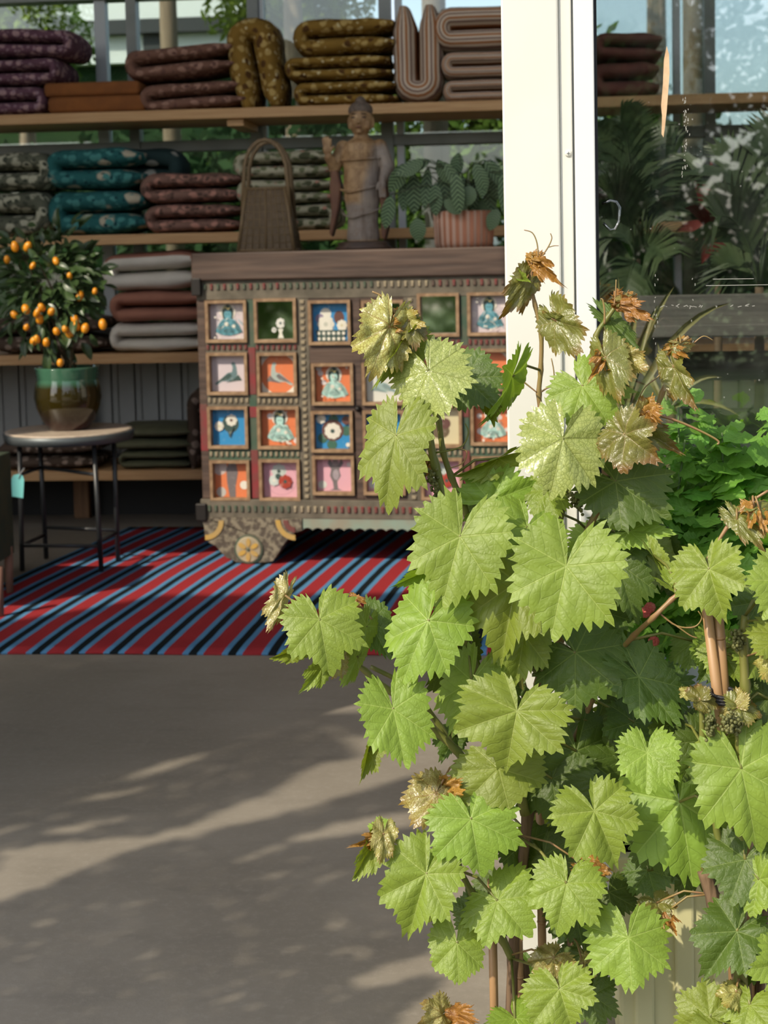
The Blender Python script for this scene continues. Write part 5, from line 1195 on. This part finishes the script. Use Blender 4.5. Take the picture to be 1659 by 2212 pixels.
LA = [
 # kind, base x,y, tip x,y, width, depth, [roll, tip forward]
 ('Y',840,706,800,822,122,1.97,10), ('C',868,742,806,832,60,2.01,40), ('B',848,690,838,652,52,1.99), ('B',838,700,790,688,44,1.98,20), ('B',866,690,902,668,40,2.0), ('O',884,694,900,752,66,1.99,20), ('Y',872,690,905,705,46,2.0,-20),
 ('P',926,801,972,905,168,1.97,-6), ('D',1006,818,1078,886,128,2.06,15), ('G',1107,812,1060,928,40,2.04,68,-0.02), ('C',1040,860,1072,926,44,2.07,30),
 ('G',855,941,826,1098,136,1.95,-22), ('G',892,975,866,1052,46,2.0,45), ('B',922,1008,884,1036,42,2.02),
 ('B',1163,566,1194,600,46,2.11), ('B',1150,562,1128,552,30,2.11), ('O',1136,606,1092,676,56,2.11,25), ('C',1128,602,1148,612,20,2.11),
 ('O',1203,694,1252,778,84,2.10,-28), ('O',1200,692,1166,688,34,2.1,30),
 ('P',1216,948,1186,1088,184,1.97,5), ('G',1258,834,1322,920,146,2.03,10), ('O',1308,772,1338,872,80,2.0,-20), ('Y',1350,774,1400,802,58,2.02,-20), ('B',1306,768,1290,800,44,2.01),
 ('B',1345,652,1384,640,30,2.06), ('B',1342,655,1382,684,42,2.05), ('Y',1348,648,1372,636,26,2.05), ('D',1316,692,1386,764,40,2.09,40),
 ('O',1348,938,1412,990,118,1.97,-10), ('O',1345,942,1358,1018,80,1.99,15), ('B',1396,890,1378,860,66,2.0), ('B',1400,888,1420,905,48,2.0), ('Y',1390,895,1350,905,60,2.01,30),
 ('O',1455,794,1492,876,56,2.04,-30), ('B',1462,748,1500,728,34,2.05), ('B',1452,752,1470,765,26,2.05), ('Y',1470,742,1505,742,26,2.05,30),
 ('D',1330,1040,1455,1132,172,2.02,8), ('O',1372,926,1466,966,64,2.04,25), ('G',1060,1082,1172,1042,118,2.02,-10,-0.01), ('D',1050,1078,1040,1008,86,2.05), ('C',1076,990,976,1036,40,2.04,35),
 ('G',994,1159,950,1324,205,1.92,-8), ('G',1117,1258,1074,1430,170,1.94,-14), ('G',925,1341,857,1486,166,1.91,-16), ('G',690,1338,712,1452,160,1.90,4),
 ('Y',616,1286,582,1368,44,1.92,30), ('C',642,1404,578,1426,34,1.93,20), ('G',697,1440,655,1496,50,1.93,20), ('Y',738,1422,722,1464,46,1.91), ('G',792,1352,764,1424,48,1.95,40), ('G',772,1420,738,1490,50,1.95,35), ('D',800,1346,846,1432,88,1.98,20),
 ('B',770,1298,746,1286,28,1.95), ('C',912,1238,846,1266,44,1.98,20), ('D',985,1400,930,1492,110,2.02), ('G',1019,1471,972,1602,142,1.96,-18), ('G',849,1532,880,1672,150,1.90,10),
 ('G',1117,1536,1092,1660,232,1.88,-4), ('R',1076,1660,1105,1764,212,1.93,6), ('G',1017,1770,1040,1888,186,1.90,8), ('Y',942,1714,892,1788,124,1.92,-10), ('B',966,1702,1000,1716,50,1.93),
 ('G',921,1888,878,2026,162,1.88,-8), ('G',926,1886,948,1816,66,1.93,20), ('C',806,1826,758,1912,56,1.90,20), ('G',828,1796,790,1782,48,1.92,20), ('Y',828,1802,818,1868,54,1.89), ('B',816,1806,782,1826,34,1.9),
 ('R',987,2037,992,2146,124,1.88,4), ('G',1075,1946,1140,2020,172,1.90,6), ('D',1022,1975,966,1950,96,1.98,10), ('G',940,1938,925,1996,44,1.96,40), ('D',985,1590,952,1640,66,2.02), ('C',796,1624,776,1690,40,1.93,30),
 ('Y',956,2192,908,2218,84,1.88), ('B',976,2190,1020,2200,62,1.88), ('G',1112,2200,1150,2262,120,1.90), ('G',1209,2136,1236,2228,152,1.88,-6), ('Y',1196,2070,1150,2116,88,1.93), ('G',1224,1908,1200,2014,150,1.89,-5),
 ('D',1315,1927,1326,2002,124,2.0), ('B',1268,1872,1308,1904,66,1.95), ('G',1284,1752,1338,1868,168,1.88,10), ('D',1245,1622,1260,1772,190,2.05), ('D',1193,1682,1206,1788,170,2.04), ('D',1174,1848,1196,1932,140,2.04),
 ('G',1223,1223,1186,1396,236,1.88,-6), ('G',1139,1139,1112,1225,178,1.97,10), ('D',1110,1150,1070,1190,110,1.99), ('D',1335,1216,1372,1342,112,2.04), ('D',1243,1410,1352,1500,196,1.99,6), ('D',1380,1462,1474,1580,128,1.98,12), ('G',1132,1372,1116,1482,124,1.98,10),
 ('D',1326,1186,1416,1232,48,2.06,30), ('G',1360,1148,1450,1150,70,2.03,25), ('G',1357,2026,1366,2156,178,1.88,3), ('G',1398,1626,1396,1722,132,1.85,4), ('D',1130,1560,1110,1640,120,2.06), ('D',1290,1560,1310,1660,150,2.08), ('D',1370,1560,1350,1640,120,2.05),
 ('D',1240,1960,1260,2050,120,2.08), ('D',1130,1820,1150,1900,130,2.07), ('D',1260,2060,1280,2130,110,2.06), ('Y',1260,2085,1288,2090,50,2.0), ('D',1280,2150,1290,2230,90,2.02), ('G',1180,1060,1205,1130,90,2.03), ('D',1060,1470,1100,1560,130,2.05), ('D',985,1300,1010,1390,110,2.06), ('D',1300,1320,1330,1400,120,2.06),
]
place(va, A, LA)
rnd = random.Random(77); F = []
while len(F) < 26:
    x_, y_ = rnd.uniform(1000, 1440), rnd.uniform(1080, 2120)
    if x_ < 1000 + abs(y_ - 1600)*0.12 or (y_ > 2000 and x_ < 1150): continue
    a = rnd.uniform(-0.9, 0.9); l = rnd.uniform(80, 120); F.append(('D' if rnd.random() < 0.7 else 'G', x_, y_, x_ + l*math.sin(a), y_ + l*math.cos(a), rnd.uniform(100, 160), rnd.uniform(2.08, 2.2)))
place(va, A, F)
# tendrils and flower buds
def tendril(vine, pts, r=0.0011, Y=2.05, m=None): cane(vine, pts, (r, r*0.6), m or m_canep, 'tendril', Y, 5, False)
tendril(va, [(1163,556),(1160,525),(1150,503),(1132,497)], Y=2.11); tendril(va, [(1172,552),(1185,532),(1192,515),(1189,504)], Y=2.11); tendril(va, [(1185,534),(1197,531),(1207,531)], 0.0008, Y=2.11)
tendril(va, [(1109,816),(1122,818),(1140,832),(1160,848)], 0.0016, 2.1); tendril(va, [(1170,846),(1182,838),(1197,832),(1196,800),(1191,774)], 0.0013, 2.1)
tendril(va, [(1327,660),(1330,630),(1331,604)], 0.0014); tendril(va, [(1306,700),(1306,670),(1302,648),(1297,646)], 0.0017); tendril(va, [(1500,740),(1520,726),(1540,735)], 0.001)
tendril(va, [(1280,925),(1340,903),(1400,895),(1450,905),(1500,925),(1540,945),(1553,955),(1549,960)], 0.0022, 2.03); tendril(va, [(1440,795),(1420,815),(1395,835),(1380,860)], 0.0012)
tendril(va, [(940,978),(975,972),(1000,962),(1012,935),(1005,915)], 0.0014, 2.0, m_cane); tendril(va, [(985,968),(1008,975),(1000,1000),(970,1012)], 0.0011, 2.0); tendril(va, [(860,690),(845,665),(825,640),(804,630)], 0.0022, 1.99)
tendril(va, [(803,1338),(785,1318),(770,1302)], 0.002, 1.96); tendril(va, [(1235,1000),(1262,1020),(1280,1045)], 0.0012)
budm = MB().ball((0, 0, 0), 0.0022, 6, 4).mesh('flower_bud', m_bud, True)
def buds(vine, a, b, n, spread, Y):
    rr = random.Random(int(a[0])); o = Vector(vine.location); mb = MB()
    for k in range(n):
        t = rr.random(); p = P(a[0] + (b[0]-a[0])*t + rr.gauss(0, spread), a[1] + (b[1]-a[1])*t + rr.gauss(0, spread), Y + rr.uniform(-.008, .008)) - o; mb.ball(tuple(p), 0.0024, 6, 4)
    q = mb.build('flower_cluster', m_bud, vine, True); q['kind'] = 'stuff'
buds(va, (928,1020), (950,1085), 90, 5, 1.99); buds(va, (1238,1068), (1250,1100), 50, 6, 2.04); buds(va, (795,1478), (812,1490), 40, 5, 2.0); buds(va, (1262,1870), (1240,1880), 40, 6, 1.93); buds(va, (1160,1430), (1158,1450), 40, 6, 2.0); buds(va, (1268,2090), (1288,2100), 40, 5, 1.97)

# ---------------- second vine on bamboo at the right edge
vb = empty('grape_vine', (P(1600, 2212, 1.86).x, 1.86, 0), 0, 'grape vine tied to bamboo stakes at the right edge', 'vine')
Bc = []
for c_ in [
 dict(pts=[(1659,1060),(1612,1092),(1570,1140),(1520,1222),(1490,1262),(1450,1296),(1410,1335),(1370,1372,1.96),(1330,1420,2.04),(1290,1490,2.08),(1240,1600,2.08)], r=(0.0016,0.0042), m=m_canep, Y=1.9),
 dict(pts=[(1610,1330),(1606,1400),(1610,1480),(1612,1560),(1606,1680),(1600,1800),(1600,1950),(1600,2120),(1600,2330)], r=(0.005,0.008), m=m_cane, Y=1.9),
 dict(pts=[(1520,1880),(1545,1950),(1575,2010),(1600,2080),(1610,2330)], r=(0.0085,0.012), m=m_bark, Y=1.92),
 dict(pts=[(1515,1510),(1518,1590),(1530,1700),(1560,1850)], r=(0.003,0.005), m=m_cane, Y=1.9),
 dict(pts=[(1590,1560),(1595,1620),(1600,1700)], r=(0.003,0.004), m=m_cane, Y=1.88),
 dict(pts=[(1650,1900),(1645,2050),(1630,2330)], r=(0.006,0.008), m=m_bark, Y=1.93)]: Bc += cane(vb, **c_)
bamboo(vb, (1526,1310), (1600,1900), 0.0066, 1.90, 1.95, (0.9,)); bamboo(vb, (1549,1300), (1577,1640), 0.0066, 1.905, 1.93, (0.22,)); bamboo(vb, (1570,1500), (1590,2420), 0.006, 1.94, 1.96); bamboo(vb, (1617,1700), (1622,2420), 0.0066, 1.93, 1.93, (0.3,))
tq_ = P(1562, 1503, 1.905) - Vector(vb.location); mb = MB()
for k in range(3): mb.tube([tq_ + Vector((0.016*math.cos(a), 0.013*math.sin(a), 0.004*k - 0.004 + 0.003*math.sin(a))) for a in [2*math.pi*i/14 for i in range(15)]], 0.0026, 6)
mb.build('tie', m_black, vb, True)
mb = MB().tube([tq_ + Vector((-0.014, -0.004, 0)), tq_ + Vector((-0.03, -0.008, 0.006)), tq_ + Vector((-0.036, -0.006, -0.01))], 0.0016, 5); mb.build('tie_end', m_black, vb, True)
pvb = Vector((P(1605, 2212, 1.95).x - vb.location.x, 0.1, 0))
MB().lathe([(0.09, 0), (0.105, 0.06), (0.11, 0.06), (0.11, 0.07), (0.10, 0.07)], 32, c=tuple(pvb)).build('pot', m_vpot, vb, True); MB().lathe([(0.10, 0.06), (0.05, 0.065)], 24, c=tuple(pvb)).build('soil', m_dark, vb)
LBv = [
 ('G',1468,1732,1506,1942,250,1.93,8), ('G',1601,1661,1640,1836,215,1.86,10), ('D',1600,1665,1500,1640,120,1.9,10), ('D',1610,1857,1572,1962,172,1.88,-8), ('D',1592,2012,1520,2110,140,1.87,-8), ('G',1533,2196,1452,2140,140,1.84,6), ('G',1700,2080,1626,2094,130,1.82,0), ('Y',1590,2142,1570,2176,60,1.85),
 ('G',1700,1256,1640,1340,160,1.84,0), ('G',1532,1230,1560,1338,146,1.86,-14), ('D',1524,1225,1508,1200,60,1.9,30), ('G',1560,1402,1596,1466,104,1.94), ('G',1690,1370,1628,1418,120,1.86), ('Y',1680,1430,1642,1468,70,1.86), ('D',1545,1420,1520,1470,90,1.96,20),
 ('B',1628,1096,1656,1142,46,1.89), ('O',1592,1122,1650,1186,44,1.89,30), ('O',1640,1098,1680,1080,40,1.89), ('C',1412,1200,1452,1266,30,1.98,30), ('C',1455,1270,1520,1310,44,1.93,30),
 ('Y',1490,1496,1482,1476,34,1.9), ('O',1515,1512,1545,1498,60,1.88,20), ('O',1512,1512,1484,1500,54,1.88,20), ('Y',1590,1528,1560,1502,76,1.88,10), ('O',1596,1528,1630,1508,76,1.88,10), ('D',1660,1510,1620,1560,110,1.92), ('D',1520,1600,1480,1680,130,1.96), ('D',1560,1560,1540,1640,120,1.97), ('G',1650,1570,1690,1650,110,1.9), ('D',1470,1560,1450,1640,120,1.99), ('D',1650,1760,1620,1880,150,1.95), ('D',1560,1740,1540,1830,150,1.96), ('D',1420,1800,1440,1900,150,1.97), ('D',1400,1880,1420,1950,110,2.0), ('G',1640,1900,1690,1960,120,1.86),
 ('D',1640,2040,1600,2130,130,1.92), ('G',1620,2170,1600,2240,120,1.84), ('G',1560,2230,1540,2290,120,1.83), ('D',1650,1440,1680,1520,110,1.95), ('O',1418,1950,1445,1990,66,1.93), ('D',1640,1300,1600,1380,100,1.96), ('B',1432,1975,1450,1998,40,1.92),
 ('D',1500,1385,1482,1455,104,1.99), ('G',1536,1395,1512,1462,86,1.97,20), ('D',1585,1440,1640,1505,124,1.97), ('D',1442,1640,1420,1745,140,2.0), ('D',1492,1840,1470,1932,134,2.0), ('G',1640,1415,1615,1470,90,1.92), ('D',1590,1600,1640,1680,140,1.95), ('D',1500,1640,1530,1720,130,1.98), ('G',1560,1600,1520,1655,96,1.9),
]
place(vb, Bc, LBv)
tendril(vb, [(1425,1325),(1462,1352),(1500,1354),(1516,1335),(1508,1320)], 0.0013, 1.9); tendril(vb, [(1462,1352),(1490,1372),(1506,1378)], 0.0011, 1.9)
buds(vb, (1590,1370), (1600,1400), 70, 6, 1.89); buds(vb, (1535,1550), (1535,1590), 80, 6, 1.87); buds(vb, (1575,1545), (1572,1575), 90, 7, 1.86); buds(vb, (1595,1560), (1592,1580), 40, 5, 1.87)
# ================================================================== PLANTERS AND SHRUB BEHIND THE VINES
m_beige = pm('beige_green_planter', (0.62, 0.59, 0.33), (0.58, 0.55, 0.30), 8, rough=0.6)
yb = 2.13; xa = P(1338, 2150, yb).x; xb = P(1780, 2150, yb).x; zt_ = P(1450, 1845, yb).z
pb = empty('beige_planter', ((xa + xb)/2, yb, 0), 0, 'tall beige green planter box behind the vines at lower right', 'planter')
hw = (xb - xa)/2
MB().box((-hw, 0, 0), (hw, 0.13, zt_)).build('box', m_beige, pb, bevel=0.006)
for px in (1392, 1478, 1560, 1640): xx = P(px, 2100, yb).x - pb.location.x; MB().box((xx - 0.014, -0.006, 0.0), (xx + 0.014, 0.004, zt_ - 0.02)).build('panel_rib', m_beige, pb, bevel=0.004)
MB().box((-hw - 0.008, -0.012, zt_ - 0.03), (hw + 0.008, 0.135, zt_)).build('rim', m_beige, pb, bevel=0.004)
m_gpl = pm('pale_blue_grey_planter', (0.42, 0.47, 0.50), rough=0.5)
yg = 2.16; xa = P(1345, 1450, yg).x; xb = P(1800, 1450, yg).x; z1 = P(1400, 1420, yg).z
ps = empty('flowering_shrub', ((xa + xb)/2, yg, 0), 0, 'bushy green shrub with lobed leaves in a pale grey trough under the window', 'shrub'); hw = (xb - xa)/2
MB().box((-hw, 0.0, zt_ + 0.0005), (hw, 0.125, z1)).build('trough', m_gpl, ps, bevel=0.006)
m_sh = leafshader('shrub_leaf', (0.20, 0.44, 0.065), (0.26, 0.5, 0.11), trans=0.45, hue=0.03, val=0.5)
def shrubleaf(seed):
    rnd = random.Random(seed); mb = MB(); mb.uv = []
    out = [(0.03,0),(0.06,0.15),(0.20,0.28),(0.17,0.36),(0.30,0.52),(0.24,0.60),(0.33,0.74),(0.22,0.84),(0.14,0.95),(0,1.0)]
    pts_ = out + [(-x, y) for x, y in out[-2::-1]]
    mb.v.append((0, 0.5, 0.03)); mb.uv.append((0, .5))
    for x, y in pts_: mb.v.append((x, y, -0.25*(y-0.4)**2 + 0.18*abs(x) + 0.05*rnd.uniform(-1, 1))); mb.uv.append((x, y))
    n = len(pts_)
    for i in range(n-1): mb.f.append((0, 1+i, 2+i)); mb.m.append(0)
    return mb.mesh('shrub_leaf', m_sh, True)
sl_ = [shrubleaf(s) for s in range(4)]
m_sst = pm('shrub_stem', (0.08, 0.14, 0.04), rough=0.6)
random.seed(31); O = Vector(ps.location); n = 0
stems = [(1480,950),(1560,935),(1600,1010),(1640,980),(1440,1010),(1520,1050),(1400,1060),(1410,1200),(1480,1220),(1560,1230),(1630,1150),(1440,1320),(1500,1360),(1400,1400),(1580,1330),(1650,1080),(1690,1000),(1465,880),(1700,1150),(1380,1340),(1540,1140),(1460,1120)]
for (sx, sy) in stems:
    yy = yg + 0.03 + random.uniform(-0.03, 0.06); tp_ = P(sx, sy, yy); bs_ = Vector((max(O.x - hw + 0.02, tp_.x + random.uniform(-.04, .04)), yg + 0.06, z1 - 0.02)); 
    if tp_.z < z1 + 0.01: tp_.z = z1 + 0.02
    mid = (tp_ + bs_)/2 + Vector((random.uniform(-.02, .02), 0, 0)); MB().tube([bs_ - O, mid - O, tp_ - O], [0.003, 0.0024, 0.0014], 5).build('stem', m_sst, ps, True)
    ln = (tp_ - bs_).length; k = int(7 + ln*22)
    for i in range(k):
        if n >= 298: break
        s = 1 - 0.92*(i/k)**1.3; b = bs_.lerp(tp_, s); a = i*2.4 + random.uniform(-.3, .3)
        dr = Vector((math.cos(a), math.sin(a)*0.7 - 0.25, random.uniform(-0.1, 0.7))).normalized(); lg = random.uniform(0.042, 0.068)*(0.75 if s > 0.9 else 1)
        e = b + dr*lg
        if e.y > YF - 0.012: dr.y = -abs(dr.y); b.y = min(b.y, YF - 0.015); e = b + dr*lg
        putleaf(ps, sl_[n % 4], leafmat(b, e, b + Vector((-0.5, -0.9, 1.2)), lg*1.1, lg, random.uniform(-.5, .5))); n += 1
q = MB(); q.uv = []; rr = random.Random(8)
def addleaf(q, M, me):
    b = len(q.v)
    for vt in me.vertices: q.v.append(tuple(M @ vt.co)); q.uv.append((vt.co.x, vt.co.y))
    for p in me.polygons: q.f.append(tuple(b + i for i in p.vertices)); q.m.append(0)
for k in range(620):
    px, py = rr.uniform(1395, 1720), 900 + 560*rr.random()**0.8
    if px < 1480 and py < 1000 and rr.random() < 0.8: continue
    yy = yg + rr.uniform(-0.02, 0.11); b = P(px, py, yy)
    if b.z < z1 + 0.01: continue
    a = rr.uniform(0, 6.28); dr = Vector((math.cos(a), math.sin(a)*0.6 - 0.2, rr.uniform(-0.2, 0.7))).normalized(); lg = rr.uniform(0.03, 0.055)
    if (b + dr*lg).y > YF - 0.012: continue
    M = Matrix.Translation(-O) @ leafmat(b, b + dr*lg, b + Vector((-0.5, -0.9, 1.2)), lg*1.1, lg, rr.uniform(-.5, .5)); addleaf(q, M, sl_[k % 4])
q.build('inner_foliage', m_sh, ps, True)['kind'] = 'stuff'
m_redf = pm('pink_red_petal', (0.75, 0.12, 0.12), (0.8, 0.28, 0.22), 60, rough=0.6)
for (px, py) in ((1404, 1312), (1412, 1385), (1394, 1322)):
    c_ = P(px, py, yg - 0.02) - O; mb = MB()
    for k in range(9):
        a = 2*math.pi*k/9; mb.ball((c_.x + 0.005*math.cos(a), c_.y - 0.002, c_.z + 0.005*math.sin(a)), (0.0035, 0.0025, 0.0035), 6, 4)
    mb.ball(tuple(c_), (0.005, 0.005, 0.005), 6, 4); mb.build('flower', m_redf, ps, True)

# ================================================================== UNSEEN TREE ADDED LEFT OF THE DOORWAY (foliage shaped to cast the dappled shade)
lit = [
 [(235,1645),(420,1565),(640,1488),(850,1482),(960,1500),(960,1545),(830,1540),(700,1540),(560,1568),(430,1602),(270,1655)],
 [(262,1678),(440,1622),(455,1630),(300,1685)], [(700,1560),(760,1590),(900,1585),(960,1600),(960,1660),(860,1690),(760,1712),(640,1752),(440,1800),(300,1832),(180,1875),(60,1930),(-40,1960),(-40,1900),(20,1832),(80,1824),(300,1808),(420,1778),(480,1745),(600,1705),(640,1670),(680,1650),(780,1635)],
 [(150,1728),(330,1694),(320,1708),(170,1735)], [(-20,1796),(70,1778),(70,1786),(-20,1806)], [(90,1795),(250,1766),(255,1778),(100,1806)], [(600,1818),(760,1772),(960,1735),(960,1780),(800,1798),(640,1822)],
 [(490,1872),(560,1836),(575,1842),(520,1872)], [(365,1892),(410,1880),(410,1888),(370,1898)], [(565,1893),(620,1882),(620,1892),(570,1900)], [(680,1902),(745,1882),(740,1895),(690,1910)], [(680,2005),(740,1982),(738,2000),(690,2012)],
 [(710,2068),(770,2035),(765,2055),(720,2075)], [(735,2130),(820,2088),(960,2040),(960,2100),(860,2120),(780,2140)], [(665,2180),(735,2140),(730,2160),(680,2185)], [(830,2230),(900,2160),(960,2130),(960,2230)], [(0,1915),(90,1890),(60,1905),(0,1930)]]
litw = [[FL(*q) for q in pl] for pl in lit]
TYP = 0.95
def toplane(p): k = (p.y - TYP)/SUN_DIR.y; q = p - SUN_DIR*k; return (q.x, q.z)
litp = [[toplane(p) for p in pl] for pl in litw]
def inside(x, z, pl):
    r = False; j = len(pl) - 1
    for i in range(len(pl)):
        if (pl[i][1] > z) != (pl[j][1] > z) and x < (pl[j][0]-pl[i][0])*(z-pl[i][1])/(pl[j][1]-pl[i][1]) + pl[i][0]: r = not r
        j = i
    return r
corner = [toplane(FL(*q)) for q in ((-120, 1352), (60, 1340), (200, 1318), (330, 1290), (600, 1288), (900, 1282), (950, 1560), (950, 2300), (-120, 2300))]
x0, x1 = min(q[0] for q in corner) - 0.1, max(q[0] for q in corner) + 0.05; z0, z1_ = min(q[1] for q in corner) - 0.1, max(q[1] for q in corner) + 0.15
rnd = random.Random(4)
st = empty('added_shade_tree', ((x0 + x1)/2, TYP, 0), 0, 'unseen multi-stemmed tree added left of the doorway, foliage shaped to dapple the floor', 'tree'); So = Vector(st.location)
mb = MB(); s = 0.032; z_ = z0
while z_ < z1_:
    x_ = x0
    while x_ < x1:
        px, pz = x_ + rnd.uniform(-.008, .008), z_ + rnd.uniform(-.008, .008); x_ += 0.021
        if not inside(px, pz, corner) or any(inside(px, pz, pl) for pl in litp): continue  # leaves left out along the sun rays that reach the lit floor patches
        if rnd.random() < 0.015: continue
        dy = rnd.uniform(-0.10, 0.10); c_ = Vector((px, TYP, pz)) + SUN_DIR*(dy/SUN_DIR.y)
        a = rnd.uniform(0, math.pi); u_ = Vector((math.cos(a), -math.cos(a)*0.5 , math.sin(a))).normalized(); v_ = SUN_DIR.cross(u_).normalized()
        ss = s*rnd.uniform(.55, .95); mb.add([c_ - u_*ss - So, c_ + v_*ss*.5 - So, c_ + u_*ss - So, c_ - v_*ss*.5 - So], [(0, 1, 2, 3)])
    z_ += 0.021
f_ = mb.build('foliage', m_fol, st); f_['kind'] = 'stuff'
for k in range(7):
    xx = x0 + (x1 - x0)*(k + .5)/7; MB().tube([(0, 0.05*k - .15, 0), ((xx - So.x)*0.5, 0.02, z0*0.55), (xx - So.x, 0, z0 + 0.25)], [0.016, 0.012, 0.006], 8).build('stem', m_kb, st, True)
